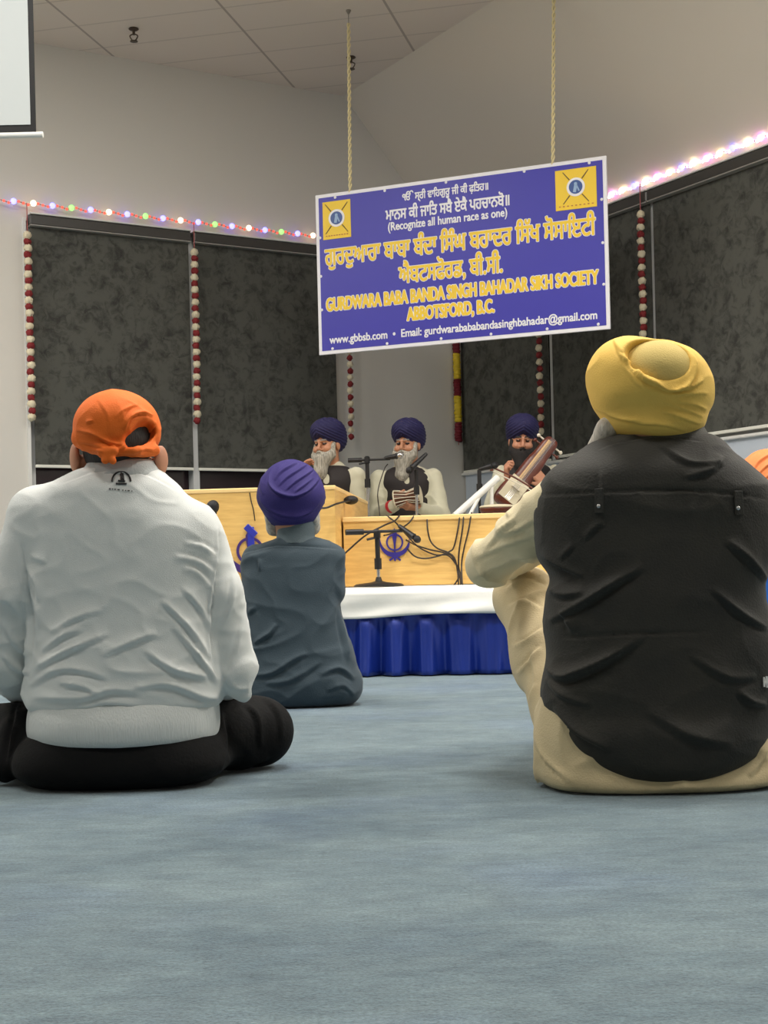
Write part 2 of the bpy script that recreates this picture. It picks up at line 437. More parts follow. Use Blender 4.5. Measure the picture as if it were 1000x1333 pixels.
struct(mesh_obj('ceiling', [(-9, -6, ZC), (9, -6, ZC), (9, 15, ZC), (-9, 15, ZC), (-9, -6, ZC+.1), (9, -6, ZC+.1), (9, 15, ZC+.1), (-9, 15, ZC+.1)],
    [(3, 2, 1, 0), (4, 5, 6, 7), (0, 1, 5, 4), (1, 2, 6, 5), (2, 3, 7, 6), (3, 0, 4, 7)], m))
# walls with window openings
WT = .15
def wall(name, side, tmax, w0, w1, z0, z1):
    mb = MB()
    for (a, b_, c_, d_) in ((-.15, w0, 0, ZC), (w1, tmax, 0, ZC), (w0, w1, 0, z0), (w0, w1, z1, ZC)):
        if b_ > a+1e-4: wbox(mb, side, a, b_, c_, d_, -WT, 0)
    return struct(mb.build(name, m_wall, smooth=False))
wall('wall_left', 'L', 7.5, 1.36, 4.08, .55, 3.34)
wall('wall_right', 'R', 7.5, .02, 5.6, 1.43, 3.34)
for nm, p0, p1 in (('wall_far_left', wl('L', 7.5, 0), Vector((-8.2, 0, 0))), ('wall_far_right', wl('R', 7.5, 0), Vector((7.6, 0, 0)))):
    pass
pL = wl('L', 7.5, 0); pR = wl('R', 7.5, 0)
def vwall(name, a, b_):
    a = Vector((a[0], a[1], 0)); b_ = Vector((b_[0], b_[1], 0)); n_ = (b_-a).cross(UP).normalized()*.1
    V = [a, b_, b_+UP*ZC, a+UP*ZC, a+n_, b_+n_, b_+n_+UP*ZC, a+n_+UP*ZC]
    return struct(mesh_obj(name, V, [(0, 1, 2, 3), (7, 6, 5, 4), (0, 4, 5, 1), (1, 5, 6, 2), (2, 6, 7, 3), (3, 7, 4, 0)], m_wall))
vwall('wall_side_left', (pL.x, pL.y), (-8.4, -5.5)); vwall('wall_rear', (-8.4, -5.5), (8.4, -5.5)); vwall('wall_side_right', (8.4, -5.5), (pR.x, pR.y))
# sloped bulkhead above the right wall
SO = 1.2
V = [wl('R', -.2, 3.40), wl('R', 7.5, 3.40), wl('R', 7.5, ZC, SO), wl('R', -.2, ZC, SO), wl('R', -.2, ZC, 0), wl('R', 7.5, ZC, 0)]
struct(mesh_obj('ceiling_slope', V, [(0, 1, 2, 3), (0, 4, 5, 1), (3, 2, 5, 4), (0, 3, 4), (1, 5, 2)], m_wallr))
# windows: frame, glass, mullions
m_glass = mat('night_glass', (46, 30, 36), 0.18, spec=0.4)
m_frame = mat('window_frame_paint', (206, 208, 208), 0.45)
def window(name, side, w0, w1, z0, z1, mull):
    root = bpy.data.objects.new(name, None); root.location = wl(side, (w0+w1)/2, z0, 0); COL.objects.link(root); root['kind'] = 'structure'
    g = MB(); wbox(g, side, w0, w1, z0, z1, -.10, -.085); g.build('window_glass', m_glass, root, smooth=False)
    f = MB()
    for a, b_, c_, d_ in ((w0, w1, z0, z0+.05), (w0, w1, z1-.05, z1), (w0, w0+.04, z0, z1), (w1-.04, w1, z0, z1)): wbox(f, side, a, b_, c_, d_, -.08, -.03)
    f.build('window_frame', m_frame, root, smooth=False)
    for t in mull:
        q = MB(); wbox(q, side, t-.028, t+.028, z0, z1, -.08, .022); q.build('mullion', m_frame, root, smooth=False)
window('window_1', 'L', 1.36, 4.08, .55, 3.34, (2.70,))
window('window_2', 'R', .02, 5.6, 1.43, 3.34, (1.385, 2.66, 4.1))
q = MB(); wbox(q, 'R', .02, 7.4, 0.1, 1.40, 0, .012); struct(q.build('light_tint_panel', m_blue_light, smooth=False))  # thin panel added over the lower right wall to carry the bluish light
q = MB(); wbox(q, 'R', .0, 7.4, 1.40, 1.425, 0, .05, .006); struct(q.build('trim_2', m_white, smooth=False))
q = MB(); wbox(q, 'L', 4.085, 4.11, .5, 3.36, 0, .02); struct(q.build('trim_3', m_white, smooth=False))

# blinds
m = bpy.data.materials.new('blind_fabric'); m.use_nodes = True; nt = m.node_tree; b = nt.nodes['Principled BSDF']; b.inputs['Roughness'].default_value = .8
tc = nt.nodes.new('ShaderNodeTexCoord')
n1 = nt.nodes.new('ShaderNodeTexVoronoi'); n1.inputs['Scale'].default_value = 9; n1.feature = 'SMOOTH_F1'
nn = nt.nodes.new('ShaderNodeTexNoise'); nn.inputs['Scale'].default_value = 14; nn.inputs['Detail'].default_value = 5; nn.inputs['Distortion'].default_value = 1.2
nt.links.new(tc.outputs['Object'], nn.inputs['Vector']); nt.links.new(tc.outputs['Object'], n1.inputs['Vector'])
n2_ = nt.nodes.new('ShaderNodeTexNoise'); n2_.inputs['Scale'].default_value = 150; nt.links.new(tc.outputs['Object'], n2_.inputs['Vector'])
ad = nt.nodes.new('ShaderNodeMath'); ad.operation = 'MULTIPLY_ADD'; ad.inputs[1].default_value = .45; nt.links.new(n1.outputs['Distance'], ad.inputs[0]); nt.links.new(nn.outputs['Fac'], ad.inputs[2])
ad2 = nt.nodes.new('ShaderNodeMath'); ad2.operation = 'MULTIPLY_ADD'; ad2.inputs[1].default_value = .35; nt.links.new(n2_.outputs['Fac'], ad2.inputs[0]); nt.links.new(ad.outputs[0], ad2.inputs[2])
r = nt.nodes.new('ShaderNodeValToRGB'); r.color_ramp.elements[0].position = .62; r.color_ramp.elements[1].position = .95
r.color_ramp.elements[0].color = (*lin((48, 48, 45)), 1); r.color_ramp.elements[1].color = (*lin((82, 83, 77)), 1)
nt.links.new(ad2.outputs[0], r.inputs['Fac']); nt.links.new(r.outputs['Color'], b.inputs['Base Color'])
m_blind = m
m_cas = mat('blind_cassette', (62, 60, 58), 0.35); m_rail = mat('blind_rail', (232, 232, 222), 0.4)
def blind(side, t0, t1, z0, z1, label, group):
    c_ = wl(side, (t0+t1)/2, z0, .03)
    root = empty('roller_blind', c_, label, 'blind', group)
    f = MB(); n_ = 24
    V = []; Q = []
    for i in range(n_+1):
        t = t0+(t1-t0)*i/n_
        for o in (0, 1):
            wv = .0015*math.sin(i*1.3)
            V += [wl(side, t, z0+.012, .034+wv+o*.002), wl(side, t, z1-.02, .034+o*.002)]
    for i in range(n_):
        a = i*4; bq = a+4
        Q += [(a+2, bq+2, bq+3, a+3), (bq, a, a+1, bq+1), (a+1, a+3, bq+3, bq+1), (a, bq, bq+2, a+2)]
    Q += [(0, 2, 3, 1), (n_*4, n_*4+1, n_*4+3, n_*4+2)]
    f.add(V, Q); f.build('blind_fabric', m_blind, root, smooth=False)
    r_ = MB(); wbox(r_, side, t0, t1, z0-.01, z0+.014, .026, .044, .004); r_.build('bottom_rail', m_rail, root, smooth=False)
    v = MB(); wbox(v, side, t0-.01, t1+.01, z1-.02, z1+.065, .0, .085, .01); v.build('cassette', m_cas, root, smooth=False)
    l = MB(); wbox(l, side, t0-.01, t1+.01, z1-.026, z1-.016, .02, .09, .002); l.build('cassette_lip', mat('lip_grey', (150, 148, 144), .3), root, smooth=False)
    l = MB(); wbox(l, side, t0-.01, t1+.01, z1+.066, z1+.078, .0, .09, .002); l.build('cassette_cap', m_white, root, smooth=False)
G = 'patterned roller blinds on the windows'
blind('L', 2.73, 4.06, 1.41, 3.31, 'dark patterned roller blind at the far left, behind the orange head covering', G)
blind('L', 1.36, 2.685, 1.41, 3.31, 'dark patterned roller blind left of the hanging sign, above the wooden podium', G)
blind('R', .03, 1.36, 1.43, 3.31, 'narrow dark roller blind under the sign, behind the string player', G)
blind('R', 1.41, 2.68, 1.45, 3.31, 'dark roller blind directly behind the yellow turban', G)
blind('R', 2.71, 4.08, 1.46, 3.31, 'dark roller blind at the right edge of the photo', G)
blind('R', 4.13, 5.56, 1.46, 3.31, 'dark roller blind farthest to the right, beyond the orange turban', G)

# ------------------------------------------------------------------ projector screen at the upper left
YS = 6.2
root = empty('projector_screen', W(-120, 172, YS), 'white projection screen with black border hanging at the upper left corner', 'screen')
m_scr = mat('screen_white', (200, 206, 206), .7); m_blk = mat('black_plastic', (20, 20, 22), .45)
a = W(47, 172, YS); zt = ZC-.14; xr = a.x; xl = xr-2.6; zb = a.z
MB().box(((xl+xr)/2, YS, (zb+zt)/2), (xr-xl, .006, zt-zb)).build('screen_fabric', m_blk, root, smooth=False)
MB().box(((xl+xr)/2, YS-.005, (zb+zt)/2+.012), (xr-xl-.045, .004, zt-zb-.04)).build('screen_surface', m_scr, root, smooth=False)
MB().tube([(xl-.02, YS, zb-.012), (xr+.03, YS, zb-.012)], .013, 12).build('weight_bar', m_white, root)
MB().box(((xl+xr)/2, YS, zt+.06), (xr-xl+.2, .13, .14), bev=.02).build('screen_housing', m_white, root, smooth=False)

# ------------------------------------------------------------------ sprinklers
m_brass = mat('dull_brass', (92, 78, 66), .45, metal=.6)
def onceil(px, py):
    u = px-PX0; v = PY0-py; x = (u*cT+v*sT)/F; q = (-u*sT+v*cT)/F; Y = (ZC-HC)/q; return Vector((x*Y, Y, ZC))
for (px, py), lb in (((174, 37), 'ceiling sprinkler head on the left, between the screen and the sign'), ((457, 74), 'ceiling sprinkler head right behind the left hanging cord')):
    p = onceil(px, py); root = empty('sprinkler_head', p, lb, 'sprinkler', 'ceiling sprinkler heads')
    MB().lathe(p, [(.035, 0), (.04, -.006), (.03, -.014), (.012, -.018)], 16).build('escutcheon', m_brass, root)
    MB().tube([p-UP*.015, p-UP*.05], .011, 10).build('pipe', m_brass, root)
    mb = MB()
    for s_ in (-1, 1): mb.tube(spline([p+Vector((s_*.01, 0, -.045)), p+Vector((s_*.03, 0, -.058)), p+Vector((s_*.018, 0, -.085)), p+Vector((0, 0, -.1))]), .005, 6)
    mb.lathe(p-UP*.1, [(.004, .004), (.03, .002), (.03, -.002), (.004, -.004)], 14); mb.build('deflector', m_brass, root)

# ------------------------------------------------------------------ garlands
m_cream = mat('cream_pompom', (222, 212, 184), .85, bump=.6, bscale=120); m_red = mat('maroon_pompom', (128, 34, 38), .8, bump=.6, bscale=120)
m_str = mat('garland_thread', (170, 92, 92), .7); m_yel = mat('yellow_tinsel', (214, 186, 40), .6, bump=.8, bscale=90); m_mar = mat('maroon_tinsel', (112, 20, 34), .6, bump=.8, bscale=90)
def fluffy(c_, r_, m_, name, root, seed, sq=1.0):
    rnd = random.Random(seed); mb = MB(); n_, k_ = 12, 7
    mb.ball(c_, r_, n_, k_)
    C_ = Vector(c_); mb.v = [tuple(C_+(Vector(v)-C_)*rnd.uniform(.86, 1.12)*(1 if True else sq)) for v in mb.v]
    return mb.build(name, m_, root)
def garland(side, px0, py0, px1, py1, n_, top_px, label, first='cream', rb=.033):
    t0, z0 = onwall(px0, py0, side); t1, z1 = onwall(px1, py1, side); zt_ = top_px
    top = wl(side, t0, zt_, .1); root = empty('flower_garland', top, label, 'garland', 'hanging flower garlands')
    A = wl(side, t0, z0, .1); Bp = wl(side, t1, z1, .1)
    MB().tube([top, A, Bp], .004, 6).build('string', m_str, root)
    for i in range(n_):
        f_ = i/(n_-1); p = A.lerp(Bp, f_)+Vector((random.uniform(-.004, .004), 0, 0)); big = (i % 2 == 0) == (first == 'cream')
        if big: fluffy(p, rb, m_cream, 'cream_flower', root, i)
        else: fluffy(p, rb*.92, m_red, 'maroon_flower', root, i)
garland('L', 31, 310, 37, 545, 29, 3.45, 'red and cream flower garland at the far left edge of the left window')
garland('L', 247, 332, 251, 549, 28, 3.45, 'red and cream flower garland between the two left blinds')
garland('L', 447, 400, 450, 570, 21, 3.44, 'flower garland hanging on the pale wall below the left end of the sign', 'red', .029)
garland('R', 713, 400, 717, 562, 19, 3.44, 'flower garland between the string player and the yellow turban', 'cream', .03)
garland('R', 847, 281, 851, 436, 19, 3.44, 'flower garland hanging right above the yellow turban', 'cream', .031)
t0, z0 = onwall(597, 380, 'R'); t1, z1 = onwall(600, 577, 'R'); t0 = t1 = .05
root = empty('tinsel_garland', wl('R', .05, 3.44, .1), 'yellow and maroon tinsel garland in the room corner below the sign', 'garland', 'hanging flower garlands')
MB().tube([wl('R', .05, 3.44, .1), wl('R', .05, z1-.03, .1)], .004, 6).build('string', m_str, root)
zz = [HC+0 for _ in ()]; segs = [onwall(599, y, 'R')[1] for y in (370, 400, 432, 463, 496, 518, 552, 577)]
for i in range(len(segs)-1):
    n_ = 14; pts = [wl('R', .05, segs[i]+(segs[i+1]-segs[i])*k/n_, .1)+Vector((random.uniform(-.003, .003), 0, 0)) for k in range(n_+1)]
    MB().tube(pts, [.03 if k in (0, n_) else .031+.007*(k % 2) for k in range(n_+1)], 10).build('yellow_tuft' if i % 2 else 'maroon_tuft', m_yel if i % 2 else m_mar, root)

# ------------------------------------------------------------------ strings of lights
def bulbmat(nm, c_, e_): return mat(nm, c_, .4, emit=e_)
bw = bulbmat('bulb_warm', (255, 236, 190), 3); bg = bulbmat('bulb_green', (150, 235, 120), 1.6); bb = bulbmat('bulb_blue', (120, 120, 255), 4); br = bulbmat('bulb_red', (255, 90, 70), 1.3)
bp_ = bulbmat('bulb_pink', (225, 130, 235), 6); bwh = bulbmat('bulb_white', (255, 240, 210), 6)
def lights(side, t0, t1, n_, label, pattern, z_of, small=3):
    root = empty('light_string', wl(side, t0, z_of(t0), .07), label, 'string lights')
    mb = MB(); N_ = n_*(small+1)
    pts = [wl(side, t0+(t1-t0)*i/N_, z_of(t0+(t1-t0)*i/N_)+.008*math.sin(i*1.57), .07+.004*math.cos(i*2.1)) for i in range(N_+1)]
    mb.tube(pts, .0045, 6).build('wire', mat('light_wire', (196, 150, 140), .6), root)
    for i, p in enumerate(pts):
        if i % (small+1) == 0:
            mb = MB(); mb.ball(p+UP*.006, .0235, 12, 8); mb.build('bulb', pattern[(i//(small+1)) % len(pattern)], root)
        else:
            mb = MB(); mb.ball(p, .011, 8, 6); mb.build('bead_light', br if side == 'L' else (bwh, bp_, bwh)[(i % (small+1))-1], root)
lights('L', 4.5, 1.42, 20, 'string of coloured round bulbs along the top of the left blinds', [bb, bg, bb, bw], lambda t: 3.455)
lights('R', 2.0, 5.2, 24, 'glowing string of white and violet lights along the top of the right blinds', [bb, bwh, bp_, bw], lambda t: 3.445)

# ------------------------------------------------------------------ flat lettering and emblems as thin solids
def plate(name, d2, x0, z0, h, M_, thick, m_, parent):
    fld = Field((x0, -3*h, z0), (x0+h*(d2.shape[0]-1), 3*h, z0+h*(d2.shape[1]-1)), h)
    nx = min(fld.n[0], d2.shape[0]); nz_ = min(fld.n[2], d2.shape[1])
    yy = (fld.lo[1]+h*np.arange(fld.n[1])).astype(np.float32)
    fld.f = np.maximum(d2[:nx, None, :nz_], np.abs(yy)[None, :, None]-1.2*h).astype(np.float32)
    V_, Q_ = fld.mesh()
    if len(V_) == 0: return None
    V_[:, 1] *= thick/(2.4*h)
    MM = np.array(M_); V_ = V_@MM[:3, :3].T+MM[:3, 3]
    me = bpy.data.meshes.new(name); me.from_pydata(V_.tolist(), [], Q_.tolist()); me.materials.append(m_); me.update()
    o = bpy.data.objects.new(name, me); link(o, parent); fix(o); return o
def text_polys(txt):
    cu = bpy.data.curves.new('tmp', 'FONT'); cu.body = txt; cu.size = 1
    ob = bpy.data.objects.new('tmp', cu); COL.objects.link(ob); bpy.context.view_layer.update()
    c2 = ob.to_curve(bpy.context.evaluated_depsgraph_get()); polys = []
    for sp in c2.splines:
        if sp.type == 'BEZIER':
            pts = []; bpn = sp.bezier_points; L = len(bpn)
            for i in range(L):
                a_, b2 = bpn[i], bpn[(i+1) % L]; P = [a_.co, a_.handle_right, b2.handle_left, b2.co]
                for k in range(5):
                    t = k/5; q_ = P[0]*(1-t)**3+P[1]*3*t*(1-t)**2+P[2]*3*t*t*(1-t)+P[3]*t**3; pts.append((q_.x, q_.y))
        else: pts = [(q_.co.x, q_.co.y) for q_ in sp.points]
        if len(pts) > 2: polys.append(np.array(pts))
    ob.to_curve_clear(); bpy.data.objects.remove(ob); bpy.data.curves.remove(cu)
    return polys
def poly_sdf(polys, x0, z0, nx, nz_, h, mg):
    wn = np.zeros((nx, nz_), dtype=np.int32); D = np.full((nx, nz_), mg*1.5, dtype=np.float32)
    for P in polys:
        lo = P.min(0)-mg*1.5; hi = P.max(0)+mg*1.5
        i0, j0 = np.maximum(((lo-(x0, z0))/h).astype(int), 0); i1, j1 = np.minimum(((hi-(x0, z0))/h).astype(int)+2, (nx, nz_))
        if i1 <= i0 or j1 <= j0: continue
        X = (x0+h*np.arange(i0, i1))[:, None, None]; Z = (z0+h*np.arange(j0, j1))[None, :, None]
        A = P; B_ = np.roll(P, -1, 0); ax, ay = A[:, 0], A[:, 1]; bx, by = B_[:, 0], B_[:, 1]
        dx, dy = bx-ax, by-ay; l2 = dx*dx+dy*dy+1e-12
        t = np.clip(((X-ax)*dx+(Z-ay)*dy)/l2, 0, 1); d = np.sqrt(((X-ax-t*dx)**2+(Z-ay-t*dy)**2).min(2))
        cr = dx*(Z-ay)-dy*(X-ax)
        up = (ay <= Z) & (by > Z) & (cr > 0); dn = (ay > Z) & (by <= Z) & (cr < 0)
        # cr > 0: the point lies left of the edge
        wn[i0:i1, j0:j1] += up.sum(2)-dn.sum(2)
        D[i0:i1, j0:j1] = np.minimum(D[i0:i1, j0:j1], d)
    return np.where(wn != 0, -D, D).astype(np.float32)
def lettering(txt, box, bold, halo, m_fill, m_halo, frame, parent, h=.0026, d0=.0, label=None):
    """box = (x0, x1, z0, z1) in the board's own plane"""
    polys = text_polys(txt); lo = np.min([p.min(0) for p in polys], 0); hi = np.max([p.max(0) for p in polys], 0)
    sx = (box[1]-box[0])/(hi[0]-lo[0]); sz = (box[3]-box[2])/(hi[1]-lo[1])
    polys = [np.stack([(p[:, 0]-lo[0])*sx+box[0], (p[:, 1]-lo[1])*sz+box[2]], 1) for p in polys]
    mg = .02; x0 = box[0]-mg; z0 = box[2]-mg; nx = int((box[1]-box[0]+2*mg)/h)+2; nz_ = int((box[3]-box[2]+2*mg)/h)+2
    d = poly_sdf(polys, x0, z0, nx, nz_, h, mg)
    def fr(dd): return frame @ Matrix.Translation((0, -dd, 0))
    root = plate('lettering', d-bold, x0, z0, h, fr(d0+.0045), .003, m_fill, parent)
    if halo: 
        o = plate('lettering_outline', d-bold-halo, x0, z0, h, fr(d0+.0022), .003, m_halo, root)
    if label: root['label'] = label
    return root
def fixed_frame(origin, e1): 
    e1 = Vector(e1).normalized(); n_ = UP.cross(e1)        # n_ points away from the viewer
    M_ = Matrix.Identity(4); 
    for i in range(3): M_[i][0] = e1[i]; M_[i][1] = n_[i]; M_[i][2] = UP[i]; M_[i][3] = origin[i]
    return M_

# ------------------------------------------------------------------ hanging sign
BL = Vector((-.452, 10.8, 2.175)); BRr = Vector((1.628, 9.95, 2.19)); SW = (Vector((BRr.x, BRr.y, 0))-Vector((BL.x, BL.y, 0))).length; SH = 1.215
FS = fixed_frame(BL, (BRr.x-BL.x, BRr.y-BL.y, 0)); RS = FS.to_3x3()
sign = empty('hanging_sign', BL+Vector((SW/2*RS[0][0], SW/2*RS[1][0], SH)), 'large blue gurdwara name board with white border hanging from two cords', 'sign')
m_sblue = mat('sign_blue', (56, 52, 172), .4); m_swhite = mat('sign_white', (240, 240, 246), .4); m_syel = mat('sign_yellow', (246, 208, 52), .45)
def sp(x, z, d=0): return FS @ Vector((x, -d, z))
MB().box(sp(SW/2, SH/2, -.008), (SW, .016, SH), RS, .003).build('board', m_swhite, sign, smooth=False)
MB().box(sp(SW/2, SH/2, .001), (SW-.056, .003, SH-.056), RS).build('blue_panel', m_sblue, sign, smooth=False)
def tz(fx, fy):   # picture fraction across, fraction down -> board coordinates
    t = fx/1.085/(1-fx+fx/1.085); t = fx*(1/1.085)/( (1/1.085)*fx + (1-fx) ) if False else (fx/1.085)/(1-fx*(1-1/1.085))
    return t*SW, (1-fy)*SH
def line(txt, f0, f1, yc, hh, bold, halo, mf, mh, lb):
    x0_, _ = tz(f0, 0); x1_, _ = tz(f1, 0); zc = (1-yc)*SH
    lettering(txt, (x0_, x1_, zc-hh/2*SH, zc+hh/2*SH), bold, halo, mf, mh, FS, sign, label=lb)
line('ੴ ਸ੍ਰੀ ਵਾਹਗਿੁਰੂ ਜੀ ਕੀ ਫ਼ਤਹਿ॥'.replace('ਗਿੁ', 'ਿਗੁ').replace('ਤਹਿ', 'ਿਤਹ') if False else 'ੴ ਸ੍ਰੀ ਵਾਿਹਗੁਰੂ ਜੀ ਕੀ ਫ਼ਿਤਹ॥', .335, .632, .088, .075, .0022, 0, m_swhite, None, 'white line of small Gurmukhi script at the top')
line('ਮਾਨਸ ਕੀ ਜਾਿਤ ਸਬੈ ਏਕੈ ਪਹਚਾਨਬੋ॥', .272, .70, .172, .085, .003, 0, m_swhite, None, 'white second line of Gurmukhi script')
line('(Recognize all human race as one)', .28, .692, .262, .066, .0022, 0, m_swhite, None, 'white English line in brackets')
line('ਗੁਰਦੁਆਰਾ ਬਾਬਾ ਬੰਦਾ ਿਸੰਘ ਬਹਾਦਰ ਿਸੱਖ ਸੋਸਾਇਟੀ', .035, .963, .392, .165, .004, .0042, m_syel, m_swhite, 'large yellow Gurmukhi line')
line('ਐਬਟਸਫੋਰਡ, ਬੀ.ਸੀ.', .315, .672, .548, .15, .004, .0042, m_syel, m_swhite, 'yellow Gurmukhi place name')
line('GURDWARA BABA BANDA SINGH BAHADAR SIKH SOCIETY', .036, .968, .692, .078, .0048, .0042, m_syel, m_swhite, 'yellow English name line')
line('ABBOTSFORD, B.C.', .342, .642, .806, .088, .005, .0042, m_syel, m_swhite, 'yellow English place name')
line('www.gbbsb.com  •  Email: gurdwarabababandasinghbahadar@gmail.com', .045, .962, .918, .066, .0022, 0, m_swhite, None, 'white web and e-mail line')
m_navy = mat('emblem_blue', (52, 84, 150), .4); m_lblue = mat('emblem_pale', (150, 180, 215), .4); m_gr = mat('emblem_sword', (120, 100, 70), .5)
for (f0, f1) in ((.029, .139), (.846, .970)):
    x0_, _ = tz(f0, 0); x1_, _ = tz(f1, 0); z1_ = (1-.052)*SH; z0_ = (1-.287)*SH; cx = (x0_+x1_)/2; cz = (z0_+z1_)/2+.012
    em = MB().box(sp(cx, (z0_+z1_)/2, .0035), (x1_-x0_, .003, z1_-z0_), RS, .0012).build('emblem_panel', m_syel, sign, smooth=False)
    R90 = RS @ Matrix.Rotation(math.pi/2, 3, 'X')
    for sg in (-1, 1):
        dv = Vector((sg*.78, 0, 1)).normalized(); q = MB()
        for s2 in (-1, 1): q.tube([sp(cx+sg*s2*.045, cz+s2*.055, .0062), sp(cx+sg*s2*.092, cz+s2*.112, .0062)], [.0045, .003], 6)
        q.build('crossed_sword', m_gr, em)
    MB().lathe(sp(cx, cz, .007), [(.066, -.001), (.066, .001)], 28, R90).build('white_disc', m_swhite, em, smooth=False)
    MB().lathe(sp(cx, cz, .009), [(.049, -.001), (.049, .001)], 28, R90).build('blue_disc', m_navy, em, smooth=False)
    MB().box(sp(cx-.004, cz-.012, .0105), (.022, .002, .05), RS @ Matrix.Rotation(.2, 3, 'Y')).ball(sp(cx, cz+.022, .0105), .012, 10, 6, (1, .15, 1), RS).box(sp(cx+.015, cz-.008, .0105), (.01, .002, .05), RS @ Matrix.Rotation(-.4, 3, 'Y')).build('disc_figure', m_lblue, em, smooth=False)
    q = MB()
    for i in range(9): q.box(sp(x0_+.03+i*(x1_-x0_-.06)/8, z0_+.026, .0062), (.013, .0015, .007), RS)
    q.build('caption_strip', mat('caption_red', (190, 110, 60), .5), em, smooth=False)
for (fx, fy) in [(.27, .03), (.49, .03), (.75, .028), (.95, .03), (.055, .967), (.265, .967), (.46, .967), (.63, .967), (.81, .967), (.965, .967), (.016, .27), (.016, .51), (.016, .72), (.984, .25), (.984, .5), (.984, .74), (.08, .03)]:
    x_, z_ = tz(fx, fy); MB().ball(sp(x_, z_, .003), .011, 10, 6, (1, .35, 1), RS).build('fixing_stud', m_swhite, sign)
# cords
m_cord = mat('gold_cord', (232, 218, 168), .55, bump=.5, bscale=200); m_wire = mat('thin_wire', (130, 122, 112), .5)
for (px, ptop, pb, lb) in ((464, 461, 247, 'left twisted gold cord holding the blue sign'), (730, 725, 200, 'right twisted gold cord holding the blue sign')):
    fx = (px-412)/379; x_, _ = tz(fx, 0); p0 = sp(x_, SH-.01, -.008); p1 = Vector((p0.x+(.02 if px < 600 else .04), p0.y, ZC))
    root = empty('rope', p1, lb, 'cord', 'gold cords holding the sign')
    MB().tube([p0, p1], .0035, 6).build('wire', m_wire, root)
    zt_ = W(ptop, 30, p0.y).z if px < 600 else ZC-.02; L_ = zt_-p0.z; n_ = int(L_/.012)
    for ph, nm in ((0, 'strand'), (math.pi, 'strand')):
        pts = []
        for i in range(n_+1):
            f_ = i/n_; q = p0.lerp(p1, f_*L_/(p1.z-p0.z)); an = i*.75+ph; pts.append(q+Vector((.008*math.cos(an), .008*math.sin(an), 0)))
        MB().tube(pts, .0072, 6).build(nm, m_cord, root)
    MB().lathe(p1, [(.02, 0), (.02, -.006), (.006, -.03)], 12).build('ceiling_hook', m_wire, root)
# ------------------------------------------------------------------ stage
SA = math.radians(5.5); e1 = Vector((math.cos(SA), -math.sin(SA), 0)); e2 = Vector((math.sin(SA), math.cos(SA), 0))
S0 = Vector((.18, 6.75, 0)); RSt = Matrix((e1, e2, UP)).transposed()
def st(x, y, z): return S0+e1*x+e2*y+UP*z
def stx(px, y, py=753):
    u = px-PX0; v = PY0-py; k = (u*cT+v*sT)/F; # (S0.x+e1.x*x+e2.x*y) = k (S0.y+e1.y*x+e2.y*y)
    return (k*(S0.y+e2.y*y)-S0.x-e2.x*y)/(e1.x-k*e1.y)
def stz(px, py, y):
    x = stx(px, y, py); Y = (S0+e1*x+e2*y).y; u = px-PX0; v = PY0-py; return HC+(-u*sT+v*cT)*Y/F
XL, XRt = -1.75, 2.15; ZS = .425
m_wood = mat('light_maple', (232, 192, 116), .42, bump=.05, bscale=30, stretch=(1, 1, 9), rgb2=(214, 170, 98), vscale=5)
m_wood_e = mat('maple_edge', (238, 204, 140), .4)
m_sheet = mat('white_sheet', (232, 232, 226), .8, bump=.25, bscale=25)
m_satin = mat('blue_satin', (24, 52, 146), .36, spec=.8, metal=.35)
stage = empty('stage_platform', st(.3, 2.2, 0), 'low stage platform with white cover sheet and pleated blue skirt', 'stage')
MB().box(st((XL+XRt)/2, 1.0, ZS/2), (XRt-XL-.1, 1.9, ZS-.02), RSt).build('platform_base', mat('plywood', (150, 120, 84), .7), stage, smooth=False)
# cover sheet: top and hanging front flap
def sheet_z(x): return .288+.006*math.sin(x*3.1)+.005*math.sin(x*7.7+1)
V = []; Q = []; nx = 260; cols = None
prof = [(1.97, 0), (1.5, 0), (.9, 0), (.45, 0), (.12, 0), (.03, 0), (.008, -.004), (-.008, -.014)]+[(-.014, None, k/9) for k in range(10)]
for i in range(nx+1):
    x = XL+(XRt-XL)*i/nx
    for q in prof:
        if len(q) == 2:
            z = ZS+q[1]+(.0015*math.sin(x*9+q[0]*5) if q[1] == 0 else 0); y = q[0]
        else:
            f_ = q[2]; z = (ZS-.022)*(1-f_)+sheet_z(x)*f_
            y = -.022-(.014*f_)*(1+math.sin(x*5.3+.6*math.sin(x*2.1))) - .004*math.sin(x*17+f_*5)*f_ - .004*math.sin(f_*9+x*3)*f_
        V.append(st(x, y, z))
k_ = len(prof)
for i in range(nx):
    for j in range(k_-1):
        a = i*k_+j; Q.append((a, a+1, a+k_+1, a+k_))
o = mesh_obj('cover_sheet', V, Q, m_sheet, stage, True); fix(o); md = o.modifiers.new('thickness', 'SOLIDIFY'); md.thickness = .003
# pleated skirt
V = []; Q = []; nx = 900; nz_ = 14; rnd = random.Random(3)
ph = [rnd.uniform(0, 6.28) for _ in range(6)]
def pleat(x, f_):
    u = x*2*math.pi/.15+.9*math.sin(x*4.1+ph[0])+.35*f_*math.sin(x*9+ph[1])
    a = (.016+.030*f_)*min(1, max(.15, (f_-.08)*6))*(.75+.35*math.sin(x*5.7+ph[2])); s = math.sin(u)
    return -.012-a*(s if s > 0 else .7*s)-.007*math.sin(u*2+1+f_)*(.3+f_)-.0035*math.sin(u*3.3+x*6)*(.2+f_)-.012*f_
for i in range(nx+1):
    x = XL+.01+(XRt-XL-.02)*i/nx
    for j in range(nz_+1):
        f_ = j/nz_; V.append(st(x, pleat(x, f_)+.012, .33*(1-f_)+.006*f_))
for i in range(nx):
    for j in range(nz_):
        a = i*(nz_+1)+j; Q.append((a, a+1, a+nz_+2, a+nz_+1))
